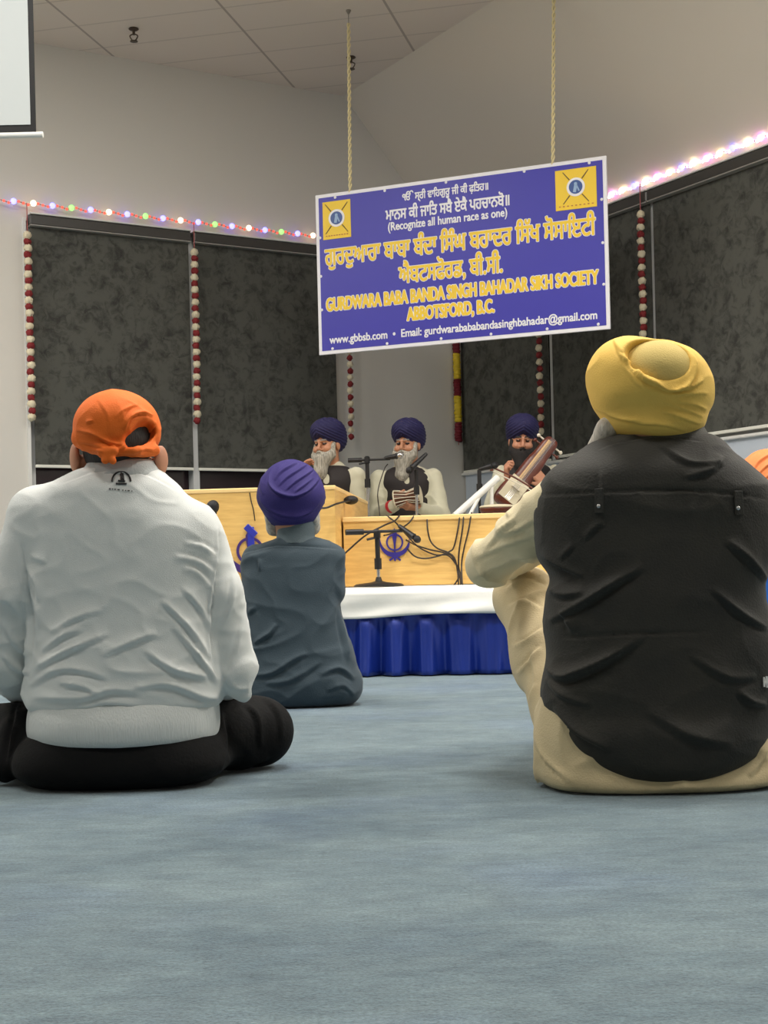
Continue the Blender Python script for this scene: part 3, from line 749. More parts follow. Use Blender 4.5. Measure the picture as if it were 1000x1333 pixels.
o = mesh_obj('pleated_skirt', V, Q, m_satin, stage, True); fix(o); md = o.modifiers.new('thickness', 'SOLIDIFY'); md.thickness = .002
# riser on which the musicians sit
ris = empty('seating_riser', st(.2, 2.9, 0), 'covered riser behind the desk on which the musicians sit', 'riser')
MB().box(st(-.1, 2.82, .30), (2.6, 1.66, .60), RSt, .01).build('riser_box', m_sheet, ris, smooth=False)

# khanda outline in a plane
def khanda_d2(s, n_=150):
    h = s*1.1/n_; x = (-s*.55+h*np.arange(n_+1))[:, None]/s; z = (-s*.56+h*np.arange(n_+2))[None, :]/s
    def seg(ax, az, bx, bz, r0, r1):
        dx, dz = bx-ax, bz-az; t = np.clip(((x-ax)*dx+(z-az)*dz)/(dx*dx+dz*dz), 0, 1)
        return np.hypot(x-ax-t*dx, z-az-t*dz)-(r0+(r1-r0)*t)
    wz = np.interp(z, [-.5, -.46, -.2, .02, .26, .36, .5], [0, .03, .022, .03, .075, .08, 0.0]); blade = np.abs(x)-wz; blade = np.maximum(blade*.85, np.abs(z)-.5)
    ring = np.abs(np.hypot(x, z-.07)-.235)-.026
    A = np.hypot(x, z-.08)-.46; B_ = np.hypot(x, z-.20)-.435
    cres = np.maximum(np.maximum(A, -B_), z-.36-(.2-np.abs(x))*0.0)
    d = np.minimum(np.minimum(blade, ring), cres)
    for s_ in (-1, 1):
        d = np.minimum(d, seg(s_*.03, -.33, -s_*.15, -.46, .026, .03)); d = np.minimum(d, seg(s_*.10, -.30, s_*.24, -.27, .035, .03))
    d = np.minimum(d, seg(0, -.3, 0, -.46, .03, .035))
    return (d*s).astype(np.float32), h
m_kh = mat('khanda_violet', (48, 40, 132), .45)
def khanda(cx_px, cy_px, ydep, s, parent, m_=m_kh):
    x = stx(cx_px, ydep, cy_px); z = stz(cx_px, cy_px, ydep)
    M_ = Matrix.Identity(4); M3 = RSt
    for i in range(3):
        for j in range(3): M_[i][j] = M3[i][j]
        M_[i][3] = st(x, ydep-.004, z)[i]
    d, h = khanda_d2(s); return plate('khanda_emblem', d, -s*.55, -s*.56, h, M_, .006, m_, parent)
# desk
dz = stz(520, 671.5, .60); xa = stx(437, .36); xd0 = stx(437, .36)+.016; xd1 = 1.7
desk = empty('low_desk', st((xd0+xd1)/2, .9, ZS), 'long low wooden desk with violet khanda emblem in front of the musicians', 'desk')
MB().box(st((xd0+xd1)/2, .612, (ZS+dz)/2), (xd1-xd0, .024, dz-ZS-.008), RSt).build('front_panel', m_wood, desk, smooth=False)
MB().box(st((xd0+xd1)/2, .90, dz-.013), (xd1-xd0+.01, .62, .026), RSt, .004).build('desk_top', m_wood_e, desk, smooth=False)
for xx in (xd0+.012, xd1-.012): MB().box(st(xx, .91, (ZS+dz)/2-.015), (.024, .56, dz-ZS-.03), RSt).build('side_panel', m_wood, desk, smooth=False)
khanda(514, 709, .598, .172, desk)
# podium box at the left
pz = stz(437, 636, .36); x0_ = stx(150, .36); x1_ = stx(437, .36, 700)
pod = empty('wooden_podium', st((x0_+x1_)/2, 1.0, ZS), 'taller boxed wooden podium with large violet khanda at the left of the stage', 'podium')
MB().box(st((x0_+x1_)/2, .372, (ZS+pz)/2), (x1_-x0_, .024, pz-ZS-.004), RSt).build('front_panel', m_wood, pod, smooth=False)
PD = 1.55
MB().box(st(x1_-.012, .36+PD/2+.012, (ZS+pz)/2), (.024, PD-.024, pz-ZS-.004), RSt).build('side_panel', m_wood, pod, smooth=False)
MB().box(st(x0_+.012, .36+PD/2+.012, (ZS+pz)/2), (.024, PD-.024, pz-ZS-.004), RSt).build('side_panel', m_wood, pod, smooth=False)
t_ = MB()
for (cx_, cy_, sx_, sy_) in (((x0_+x1_)/2, .372, x1_-x0_+.012, .036), (x1_-.014, .36+PD/2, .036, PD), (x0_+.014, .36+PD/2, .036, PD)): t_.box(st(cx_, cy_, pz+.006), (sx_, sy_, .022), RSt, .004)
t_.build('top_edge', m_wood_e, pod, smooth=False)
MB().box(st((x0_+x1_)/2, .36+PD/2, pz-.10), (x1_-x0_-.05, PD-.06, .02), RSt).build('inner_shelf', m_wood, pod, smooth=False)
kh = khanda(326, 722, .356, .27, pod, mat('khanda_deep', (62, 40, 110), .45))
kc = st(stx(327, .35, 700), .35, stz(327, 700, .35))
orn = MB(); orn.box(kc+UP*.0-e2*.004, (.034, .008, .11), RSt, .003).box(kc+UP*.035-e2*.006, (.07, .010, .035), RSt @ Matrix.Rotation(.785, 3, 'Y'), .003)
orn.build('blade_cover', mat('bright_blue', (44, 52, 160), .4), kh, smooth=False)

# ------------------------------------------------------------------ microphones
m_chrome = mat('chrome', (190, 190, 190), .25, metal=.9); m_mesh = mat('mic_grille', (40, 40, 42), .5, metal=.5, bump=.6, bscale=400)
def mic_at(p, d, label, group=None, L_=.15, r=.024, grille=m_mesh, body=m_blk):
    d = Vector(d).normalized(); p = Vector(p); R_ = d.to_track_quat('Z', 'Y').to_matrix(); root = empty('microphone', p, label, 'microphone', group)
    MB().ball(p, r, 14, 10, (1, 1, 1.1), R_).build('grille', grille, root)
    MB().lathe(p, [(r*.75, -.018), (r*.95, -.024), (r*.8, -.03), (r*.52, -L_), (r*.3, -L_-.006)], 14, R_).build('handle', body, root); return root
def stand(base, top, label, low=None, base_r=.125, round_base=True, boom=None, mid=.55, pole_m=None):
    base = Vector(base); top = Vector(top); root = empty('microphone_stand', base, label, 'microphone stand', 'microphone stands on the stage')
    if round_base:
        MB().lathe(base, [(base_r, .002), (base_r, .008), (base_r*.9, .016), (base_r*.3, .024), (.018, .03), (.012, .05)], 32).build('base', m_blk, root)
    else:
        for a in (90, 210, 330):
            v = Vector((math.cos(math.radians(a)), math.sin(math.radians(a)), 0)); MB().tube([base+UP*.16, base+v*.2+UP*.01], .008, 8).build('leg', m_blk, root)
    mp = base.lerp(top, mid)
    MB().tube([base+UP*.03, mp], .009, 10).build('lower_pole', pole_m or m_chrome, root)
    MB().tube([mp-UP*.01, top], .013, 10).build('upper_pole', m_blk, root)
    MB().tube([mp-UP*.035, mp+UP*.02], .019, 10).build('clutch', m_blk, root)
    if boom:
        a, b_ = Vector(boom[0]), Vector(boom[1]); MB().tube([a, b_], .008, 10).build('boom_arm', m_blk, root)
        d = (b_-a).normalized(); MB().tube([a, a+d*.09], .015, 10).build('counterweight', m_blk, root)
        MB().box(top+UP*.005, (.035, .04, .05), bev=.008).build('boom_clamp', m_blk, root, smooth=False)
        MB().tube([top+Vector((-.005, 0, -.01)), top+Vector((-.05, -.02, -.02))], .006, 8).build('clamp_lever', m_blk, root)
    return root
# front stand on the white sheet
ys = .30; xs = stx(493, ys); B0 = st(xs, ys, ZS); Yb = B0.y
topz = W(491, 697, Yb); topz = Vector((topz.x, Yb, topz.z))
stand(B0, topz, 'short round-base microphone stand on the white sheet in front of the desk', boom=(W(450, 693, Yb-.05), W(524, 691, Yb+.02)), mid=.48)
pm = W(543, 702, Yb-.03); mic_at(pm, pm-W(519, 684, Yb+.02), 'black microphone pointing down on the short front stand, before the khanda', None, .12, .019)
# tall stands behind the desk
Y8 = 9.05
b8 = W(480, 700, Y8); b8.z = .602
tp = W(478, 600, Y8); stand(b8, tp, 'tall boom microphone stand between the two grey-bearded musicians', boom=(W(453, 599.5, Y8), W(508, 597.5, Y8)), mid=.78, round_base=True, base_r=.11)
pm = W(521, 593, Y8-.02); mic_at(pm, pm-W(504, 596, Y8), 'microphone on the boom at the left of the middle musician\'s beard', None, .10, .022, m_chrome)
Y9 = 8.95; b9 = W(543, 700, Y9); b9.z = .602
stand(b9, W(542, 612, Y9), 'tall chrome microphone stand in front of the middle musician', mid=.78, round_base=True, base_r=.11)
MB_ = W(531, 611, Y9); pm = W(536, 601, Y9-.02); mic_at(W(533, 612, Y9-.03), W(533, 612, Y9)-W(556, 590, Y9+.02), 'microphone tilted up to the right in front of the middle musician', None, .15, .022)
Yc = 8.85; b10 = W(625, 700, Yc); b10.z = .602
stand(b10, W(624, 612, Yc), 'thin black microphone stand in front of the string player', mid=.8, round_base=True, base_r=.11, pole_m=m_blk)
pm = W(644, 606, Yc); mic_at(pm, pm-W(628, 610, Yc), 'dark microphone aimed at the string player\'s beard', None, .10, .022)
# white slanted bar
root = empty('slanted_rail', W(600, 668, 8.6), 'white slanted rail standing behind the desk beside the string player', 'rail')
MB().tube([W(592, 672, 8.6), W(648, 622, 8.75)], .022, 12).build('rail_tube', m_white, root)
MB().tube([W(611, 672, 8.6), W(627, 640, 8.7)], .012, 10).build('brace', m_white, root)
lg = W(640, 700, 8.72); lg.z = .60; MB().tube([W(640, 629, 8.72), lg], .012, 10).build('leg', m_white, root)
# microphone by the podium
Yp = 7.0
pm = W(277, 660, Yp); mic_at(pm, (.35, -.35, .8), 'black microphone head in front of the podium just above the white sweatshirt', None, .14, .032)
base = Vector((pm.x-.05, pm.y+.04, ZS)); stand(base, W(273, 678, Yp+.03), 'microphone stand before the podium behind the white sweatshirt', base_r=.11)
Yq = st(stx(430, .3), .3, 0).y
# boom crossing the podium's right corner
a = W(414, 661, Yq-.08); b_ = W(457, 651, Yq+.42)
root = empty('gooseneck_arm', a, 'thin black gooseneck across the right corner of the podium', 'microphone arm')
MB().tube(spline([a, W(425, 661, Yq-.06), W(438, 656, Yq), b_]), .005, 8).build('arm', m_blk, root)
MB().ball(b_, .03, 12, 8, (1.3, 1, .8)).build('grille', m_mesh, root); MB().ball(a, .016, 10, 8, (1.4, 1, .8)).build('end_knob', m_blk, root)
# cables
m_cab = mat('black_cable', (38, 28, 20), .5)
Yd = st(stx(550, .57), .57, 0).y
def cable(pts, lb, r=.0042):
    P_ = [W(x, y, st(stx(x, dep, y), dep, 0).y) for x, y, dep in pts]; o = MB().tube(spline(P_, 8), r, 8).build('cable', m_cab)
    return tag(o, lb, 'cable', 'cables hanging over the desk front')
D = .575
cable([(503, 671, .6), (515, 680, D), (530, 697, D), (545, 712, D), (566, 722, D), (583, 723, D), (594, 735, D), (600, 748, D), (601, 760, .52)], 'cable from the front microphone sagging to the right past the khanda')
cable([(529, 703, .4), (540, 709, D), (558, 715, D), (580, 720, D), (590, 726, D), (598, 745, D), (600, 761, .5)], 'cable running from the front microphone clamp to the bundle at the right')
cable([(530, 714, D), (540, 724, D), (553, 727, D), (570, 724, D), (585, 718, D), (591, 712, D), (596, 690, D), (599, 669, .6)], 'cable looping under the khanda and up to the desk top')
cable([(556, 672, .6), (557, 690, D), (561, 705, D), (570, 714, D), (583, 719, D), (592, 727, D), (596, 745, D), (597, 761, .5)], 'cable dropping from the desk top right of the khanda')
cable([(604, 668, .6), (602, 690, D), (598, 715, D), (597, 735, D), (598, 750, D), (591, 762, .5)], 'cable hanging straight down beside the elbow')
cable([(614, 667, .6), (610, 690, D), (604, 715, D), (601, 735, D), (602, 762, .5)], 'rightmost cable hanging down the desk front')
cable([(540, 670, .6), (533, 680, D), (522, 688, D), (508, 695, .45), (500, 697, .32)], 'short cable from the desk top to the front microphone clamp')
cable([(441, 728, .33), (455, 715, .33), (476, 697, .3), (500, 684, .33), (514, 678, .5), (520, 671, .6)], 'cable rising from behind the blue shirt to the front stand', .0045)
cable([(325, 641, .345), (327, 652, .345), (330, 664, .345), (332, 678, .345)], 'thin cable down the podium front above the large khanda', .003)
cable([(505, 604, 2.2), (500, 612, 2.2), (492, 640, 2.1), (494, 665, 2.1), (496, 690, 2.0)], 'cable hanging from the tall boom stand', .0035)
# ------------------------------------------------------------------ people
from mathutils.bvhtree import BVHTree
m_skin = mat('skin_brown', (176, 124, 94), .55, bump=.1, bscale=150); m_skin2 = mat('skin_warm', (190, 134, 104), .55, bump=.1, bscale=150)
m_hairb = mat('black_hair', (22, 18, 17), .6, bump=.5, bscale=120, stretch=(3, 3, .5))
m_eye = mat('eye_dark', (30, 22, 20), .3); m_lip = mat('lip', (150, 92, 80), .5)
m_beard = mat('grey_beard', (176, 172, 160), .85, bump=.7, bscale=90, stretch=(4, 4, .6), rgb2=(120, 116, 106), vscale=30)
m_beardb = mat('black_beard', (30, 26, 25), .85, bump=.7, bscale=90, stretch=(4, 4, .6))
m_beardw = mat('white_beard', (222, 216, 204), .85, bump=.7, bscale=90, stretch=(4, 4, .6), rgb2=(180, 172, 160), vscale=30)
def R_(py, xl, xr, dep, Yc):
    xm = (xl+xr)/2; return (W(xm, py, Yc).z, W(xl, py, Yc).x, W(xr, py, Yc).x, dep, Yc)
def shrink(rows, s): return [(r[0], r[1]+s, r[2]-s, max(r[3]-s, .02), r[4]) for r in rows]
def ray_on(o, px, py, lift=.0015):
    if 'bvh' not in CACHE or CACHE['name'] != o.name:
        M_ = Matrix.Identity(4); me = o.data
        CACHE['bvh'] = BVHTree.FromPolygons([tuple(v.co) for v in me.vertices], [tuple(p.vertices) for p in me.polygons]); CACHE['name'] = o.name
    org = Vector((0, 0, HC)); d = (W(px, py, 1.0)-org).normalized(); h, n_, i_, dist = CACHE['bvh'].ray_cast(org, d)
    if h is None: return None, None
    return h+n_*lift, n_
CACHE = {}
def hand(f, wr, d, n_, side=1, curl=.45, s=1.0, k=.006):
    wr = Vector(wr); d = Vector(d).normalized(); n_ = Vector(n_); n_ = (n_-d*n_.dot(d)).normalized(); lat = d.cross(n_)*side
    kn = []
    for i, o in enumerate((.033, .011, -.011, -.031)):
        p0 = wr+d*.012*s+lat*o*.55*s; p1 = wr+d*(.088-.004*abs(i-1))*s+lat*o*s; f.cap(p0, p1, .016*s, .0125*s, .008); kn.append(p1)
    for i, L in enumerate((.070, .079, .073, .056)):
        p = kn[i]; dd = d.copy(); c = curl*(1+.12*i)
        for q, fr in enumerate((.45, .3, .25)):
            dd = (Matrix.Rotation(c*(.8+.3*q), 3, n_.cross(d)*-1) @ dd) if False else (dd*math.cos(c*(.8+.3*q))+ (n_*dd.dot(d)-d*dd.dot(n_))*math.sin(c*(.8+.3*q))).normalized()
            p2 = p+dd*L*fr*s; f.cap(p, p2, (.0095-.001*q)*s, (.0088-.001*q)*s, .003); p = p2
    t0 = wr+d*.022*s+lat*.022*s; t1 = t0+(d*.55+lat*.75+n_*.25).normalized()*.04*s; t2 = t1+(d*.85+lat*.15+n_*.45).normalized()*.032*s; t3 = t2+(d*.8-lat*.15+n_*.6).normalized()*.025*s
    f.cap(t0, t1, .015*s, .012*s, .008).cap(t1, t2, .0115*s, .0105*s, .003).cap(t2, t3, .0105*s, .009*s, .003)
def foot(f, heel, toe):
    heel = Vector(heel); toe = Vector(toe); mid = heel.lerp(toe, .6)
    f.cap(heel, mid, .034, .036, .02).cap(mid, toe, .036, .022, .02)
def head_prims(f):
    """in the head's own frame: -y is the face"""
    f.ell((0, .012, .03), (.077, .095, .10), k=.02).ell((0, -.02, -.055), (.058, .068, .06), k=.03)
    f.cap((0, -.088, .018), (0, -.108, -.020), .008, .0125, .010).cap((-.012, -.094, -.026), (.012, -.094, -.026), .008, .008, .006)
    f.cap((-.038, -.076, .034), (-.012, -.088, .031), .010, .010, .01).cap((.038, -.076, .034), (.012, -.088, .031), .010, .010, .01)
    f.ell((-.042, -.062, -.022), (.026, .026, .024), k=.02).ell((.042, -.062, -.022), (.026, .026, .024), k=.02)
    for s_ in (-1, 1):
        f.ell((s_*.031, -.098, .012), (.018, .014, .010), k=.008, op='sub'); f.ell((s_*.031, -.078, .012), (.012, .012, .009), k=.002)
        f.ell((s_*.080, .008, -.004), (.010, .020, .032), k=.006)
    f.cap((-.018, -.088, -.052), (.018, -.088, -.052), .008, .008, .006)
    f.cap((0, .012, -.06), (0, .02, -.17), .055, .058, .03)
def face_paint(T):
    Ti = np.array(T.inverted())
    def fm(C):
        P = C@Ti[:3, :3].T+Ti[:3, 3]; x, y, z = abs(P[:, 0]), P[:, 1], P[:, 2]; o = np.zeros(len(C), dtype=int)
        o[(np.abs(x-.031) < .013) & (np.abs(z-.011) < .0065) & (y < -.05)] = 1
        o[(x > .010) & (x < .048) & (np.abs(z-.037+.12*np.maximum(x-.03, 0)) < .0055) & (y < -.05)] = 2
        o[(x < .022) & (np.abs(z+.052) < .008) & (y < -.085)] = 3
        return o
    return fm

# ---- man A: white sweatshirt, orange head covering, cross-legged, seen from behind
def Z4(*a): return [(x*.4353, 480+y*.4351) for x, y in a]
YA = 3.36
pA = empty('person', W(155, 1030, 3.3)-UP*0, 'man seen from behind in a white sweatshirt and orange head covering, sitting cross-legged', 'person', 'worshippers sitting on the carpet')
pA.location.z = 0
rowsA = [R_(603, 128, 194, .060, YA+.0), R_(611, 104, 206, .078, YA), R_(620, 84, 216, .088, YA), R_(634, 56, 232, .105, YA), R_(655, 38, 250, .115, YA), R_(690, 31, 281, .125, YA), R_(730, 32, 287, .13, YA), R_(800, 38, 288, .135, YA), R_(860, 36, 291, .145, YA), R_(900, 33, 292, .150, YA), (.175, W(36, 920, YA).x, W(288, 920, YA).x, .150, YA)]
f = Field((-1.08, 2.95, .05), (-.20, 3.95, .80), .0055)
f.loft(rowsA, round_=.02, power=2.3)
Ra = lambda px, py, Y: W(px, py, Y)
armR = ([Ra(248, 692, YA), Ra(280, 775, YA+.0), Ra(300, 868, YA+.02), Ra(262, 915, YA+.33)], [.072, .066, .058, .040])
armL = ([Ra(50, 672, YA), Ra(22, 770, YA), Ra(4, 862, YA+.02), Ra(55, 912, YA+.33)], [.072, .068, .060, .040])
for arm in (armR, armL):
    for i in range(3): f.cap(arm[0][i], arm[0][i+1], arm[1][i], arm[1][i+1], .012 if i else .03)
f.cap(Ra(306, 880, YA), Ra(318, 905, YA), .035, .018, .03)
SA_ = [(Z4((655, 470), (658, 560), (640, 680), (630, 800), (640, 930)), 3.2, -.009), (Z4((62, 520), (78, 640), (95, 780), (92, 900)), 3.2, -.008),
 (Z4((645, 560), (600, 530), (550, 520)), 4, .005), (Z4((640, 610), (590, 575), (520, 560)), 4, .006), (Z4((635, 660), (590, 610), (545, 595)), 4, .005),
 (Z4((75, 590), (110, 640), (120, 700)), 4, .006), (Z4((85, 660), (115, 720), (118, 780)), 4, .005), (Z4((90, 560), (140, 580)), 4, .004),
 (Z4((95, 905), (200, 845), (330, 790)), 5, .007), (Z4((85, 950), (180, 900), (260, 905), (330, 930)), 5, .006), (Z4((100, 985), (250, 985), (340, 960), (430, 975)), 5, .007),
 (Z4((430, 840), (520, 900), (620, 925)), 5, .008), (Z4((480, 690), (560, 770), (625, 870)), 4.5, .007), (Z4((520, 770), (590, 860), (645, 940)), 4.5, .007), (Z4((540, 650), (600, 720), (625, 790)), 4, .005),
 (Z4((300, 860), (400, 815), (470, 790)), 5, .006), (Z4((150, 790), (230, 745), (300, 720)), 5, .005), (Z4((380, 960), (500, 945), (600, 980), (650, 985)), 5, .007), (Z4((120, 850), (190, 800), (250, 780)), 4, .005),
 (Z4((250, 1010), (330, 1000), (420, 1010)), 4, .005), (Z4((180, 940), (250, 950), (300, 975)), 4, .005),
 (Z4((20, 780), (50, 830), (90, 860)), 4, .006), (Z4((5, 850), (50, 900), (95, 910)), 4, .006), (Z4((0, 690), (30, 700), (60, 740)), 4, .005),
 (Z4((670, 900), (700, 950), (745, 960)), 4, .006), (Z4((730, 740), (700, 860), (680, 920)), 3.5, .004), (Z4((700, 620), (690, 700), (655, 790)), 3.5, .005),
 (Z4((180, 345), (300, 305), (420, 310), (540, 370)), 2.0, -.003)]
def dA(V, N):
    low = np.clip((.55-V[:, 2])/.3, .15, 1)
    return stroke_disp(V, N, SA_)+.0035*low*noise3(V*np.array([1, 1, 1.9]), 26, 11)+.0055*low*crease(V, 16, 17, (1, 1, 2.0))+.0022*crease(V, 34, 18, (1, 1, 1.6))
m_sweat = mat('white_sweatshirt', (222, 226, 224), .85, bump=.25, bscale=500, sheen=.2)
sweat = solid('sweatshirt', f, m_sweat, pA, dA)
# ribbed hem band
f = Field((-1.0, 3.1, .03), (-.30, 3.7, .30), .005)
hb = [(.100, W(44, 950, YA).x, W(282, 950, YA).x, .172, YA), (.12, W(39, 950, YA).x, W(285, 950, YA).x, .176, YA), (.15, W(38, 940, YA).x, W(286, 940, YA).x, .174, YA), (.20, W(42, 930, YA).x, W(284, 930, YA).x, .150, YA)]
f.loft(hb, round_=.012, power=2.3); f.cut((0, YA, .155), (0, -.02, 1)) if False else None
f.f = np.maximum(f.f, 0) if False else f.f
solid('hem_band', f, mat('ribbed_white', (212, 216, 214), .85, bump=.5, bscale=60, stretch=(6, 6, .3)), sweat, lambda V, N: .0015*noise3(V, 40, 3))
# collar ring
f = Field((-.80, 3.2, .68), (-.42, 3.6, .82), .0035)
cc = W(160, 605, YA)
f.loft([(cc.z-.035, cc.x-.112, cc.x+.098, .094, YA), (cc.z-.012, cc.x-.094, cc.x+.088, .086, YA), (cc.z+.010, cc.x-.078, cc.x+.076, .074, YA)], round_=.008)
f.cap(cc-UP*.0, cc+UP*.1, .058, .056, 0, op='sub') if False else None
solid('collar', f, mat('collar_grey', (192, 197, 197), .85, bump=.4, bscale=200), sweat)
# chest print at the nape
mp = mat('print_black', (22, 22, 24), .6)
def decal(o, parent, pts_list, r, name, m_):
    mb = MB()
    for pts in pts_list:
        P_ = [ray_on(o, x, y, .002)[0] for x, y in pts]
        if all(p is not None for p in P_): mb.tube(P_, r, 6)
    return mb.build(name, m_, parent)
arc = [(158+12*math.cos(a), 627-12.5*math.sin(a)) for a in [math.radians(q) for q in range(0, 181, 18)]]
# trousers
f = Field((-1.30, 2.95, -.01), (.08, 4.15, .34), .007)
f.loft([(0.0, W(38, 1020, YA).x, W(270, 1020, YA).x, .160, YA), (.03, W(24, 1010, YA).x, W(295, 1010, YA).x, .174, YA), (.085, W(28, 980, YA).x, W(292, 980, YA).x, .168, YA), (.14, W(50, 950, YA).x, W(270, 950, YA).x, .135, YA), (.24, W(60, 920, YA).x, W(265, 920, YA).x, .105, YA)], round_=.03, power=2.6)
kR = W(334, 950, 3.56); kL = W(-24, 950, 3.56)
for hp, kn, ft in ((W(245, 965, 3.42), kR, W(170, 985, 3.92)), (W(75, 965, 3.42), kL, W(150, 985, 3.86))):
    kn.z = .092; ft.z = .06; hp.z = .10; f.cap(hp, kn, .088, .086, .04).cap(kn, ft, .075, .05, .03)
f.cap(W(20, 960, 3.4), W(8, 1000, 3.36), .04, .03, .03)
f.cut((0, 0, .003), (0, 0, -1))
m_blacktr = mat('black_trousers', (8, 8, 9), .85, bump=.3, bscale=150, spec=.25)
SAt = [([(35, 900), (20, 950), (12, 1000)], 5, .010), ([(290, 920), (300, 970), (290, 1010)], 5, -.010), ([(318, 915), (335, 935), (338, 975)], 4, .006), ([(300, 1005), (330, 990), (350, 985)], 4, .006), ([(340, 905), (362, 930), (366, 965)], 4, .004)]
solid('trousers', f, m_blacktr, pA, lambda V, N: (stroke_disp(V, N, SAt)+.003*noise3(V, 22, 2)+.005*crease(V, 12, 71))*(V[:, 2] > .01), it=1)
# body
hA = W(153, 573, YA+.01)
f = Field((-1.28, 2.95, 0), (.05, 4.25, .95), .006)
f.loft(shrink(rowsA, .03), round_=.02); f.loft([(.02, W(50, 1020, YA).x, W(262, 1020, YA).x, .11, YA), (.12, W(60, 1020, YA).x, W(250, 1020, YA).x, .12, YA), (.22, W(60, 1020, YA).x, W(250, 1020, YA).x, .09, YA)], round_=.02)
for arm in (armR, armL):
    for i in range(3): f.cap(arm[0][i], arm[0][i+1], arm[1][i]-.022, arm[1][i+1]-.014, .02)
f.ell(hA+Vector((0, .0, 0)), (.079, .095, .115), k=.02).ell(hA+Vector((0, .05, -.07)), (.055, .06, .05), k=.03).cap(hA+UP*-.04, hA+UP*-.15, .062, .066, .03)
f.cap(hA+Vector((0, .092, -.0)), hA+Vector((0, .112, -.03)), .008, .012, .01)
for sx, sg in ((W(100, 597, YA), -1), (W(208, 600, YA), 1)):
    Rm = Matrix.Rotation(sg*-.45, 3, 'Z'); f.ell(sx+Vector((sg*.004, -.004, .002)), (.011, .025, .036), Rm, .004); f.ell(sx+Vector((sg*-.012, .008, -.012)), (.014, .012, .022), k=.008)
for (wp, sd) in ((armR, -1), (armL, 1)):
    w0 = wp[0][3]; hand(f, w0+Vector((sd*.04, .03, 0)), (sd*.75, .5, -.12), (0, .1, -1), sd, .35)
    f.cap(w0, w0+Vector((sd*.045, .032, 0)), .028, .024, .01)
for hp, kn, ft in ((W(245, 965, 3.42), kR, W(170, 985, 3.92)), (W(75, 965, 3.42), kL, W(150, 985, 3.86))):
    kn = kn.copy(); ft.z = .06; hp.z = .10; f.cap(hp, kn, .07, .055, .03).cap(kn, ft, .05, .035, .03); foot(f, ft, ft+Vector((.10 if ft.x > -.6 else -.10, .06, -.012)))
f.cut((0, 0, .006), (0, 0, -1))
bodyA = solid('body', f, m_skin2, pA)
# dark hair at the nape and bun in the opening
f = Field(hA+Vector((-.14, -.16, -.14)), hA+Vector((.14, .15, .13)), .0035)
f.ell(hA+Vector((0, -.004, -.002)), (.083, .098, .108), k=.01)
f.cap(hA+Vector((0, -.045, -.02)), hA+Vector((.004, -.03, -.085)), .052, .045, .015)
f.cut(hA+Vector((0, .03, 0)), (0, 1, .2))
solid('hair', f, m_hairb, pA, lambda V, N: .0008*noise3(V*np.array([2, 2, .5]), 90, 4))
# orange patka
f = Field(hA+Vector((-.17, -.19, -.14)), hA+Vector((.17, .17, .16)), .003)
pc = W(152, 556, YA)
f.ell(pc+Vector((0, 0, .0)), (.101, .116, .087), k=.01).ell(pc+UP*-.024, (.097, .110, .046), k=.015)
f.cap(W(104, 572, YA-.045), W(136, 585, YA-.095), .018, .017, .015).cap(W(136, 585, YA-.095), W(170, 588, YA-.085), .015, .02, .015).cap(W(170, 586, YA-.085), W(200, 586, YA-.03), .020, .015, .015)
f.ell(W(180, 564, YA-.11), (.044, .10, .023), Matrix.Rotation(-.66, 3, 'Y'), .004, op='sub').ell(W(188, 557, YA-.10), (.022, .09, .022), k=.012, op='sub')
f.cap(W(150, 612, YA-.12), W(180, 607, YA-.11), .020, .024, .01, op='sub') if False else None
f.ell(W(168, 606, YA-.10), (.052, .07, .026), k=.008, op='sub')
f.cap(W(140, 588, YA-.112), W(137, 599, YA-.118), .012, .009, .004).cap(W(141, 588, YA-.112), W(147, 600, YA-.120), .010, .008, .004).cap(W(133, 590, YA-.112), W(147, 587, YA-.114), .011, .012, .006)
f.cut(hA+Vector((0, 0, -.062)), (0, .25, -1), .004)
SP = [([(100, 560), (125, 566), (145, 578), (160, 578)], 2.0, .006), ([(160, 578), (180, 570), (196, 560), (203, 548)], 2.0, .006), ([(162, 560), (168, 545), (182, 538), (200, 541)], 2.2, .007), ([(150, 545), (160, 535), (172, 530)], 1.8, .002), ([(155, 550), (166, 532), (180, 528)], 1.8, .002),
      ([(112, 550), (122, 548)], 2, .003), ([(103, 575), (120, 578), (136, 584)], 2, .003), ([(105, 584), (120, 586), (136, 588)], 2, .003), ([(150, 590), (165, 580), (185, 577)], 2, .003), ([(172, 590), (188, 585), (200, 587)], 2, .003), ([(128, 520), (140, 540), (142, 560)], 3, .0015)]
solid('patka', f, mat('orange_cloth', (240, 112, 22), .75, bump=.25, bscale=300), pA, lambda V, N: stroke_disp(V, N, SP)+.0012*noise3(V, 50, 8)+.0028*crease(V, 28, 81))
decal(sweat, sweat, [arc, [(151, 630), (165, 630)], [(154, 626), (163, 627)], [(158, 616), (158, 626)], [(157, 618), (160, 624)], [(160, 617), (161, 626)]], .0022, 'back_print', mp)
decal(sweat, sweat, [[(x, 637+.1*(x-146)), (x+d_, 637+.1*(x-146))] for x, d_ in ((142, 2.5), (146, 1.5), (149, 2), (153, 3), (159, 2), (163, 1.5), (166, 3), (171, 1.5))], .0013, 'back_print', mp)

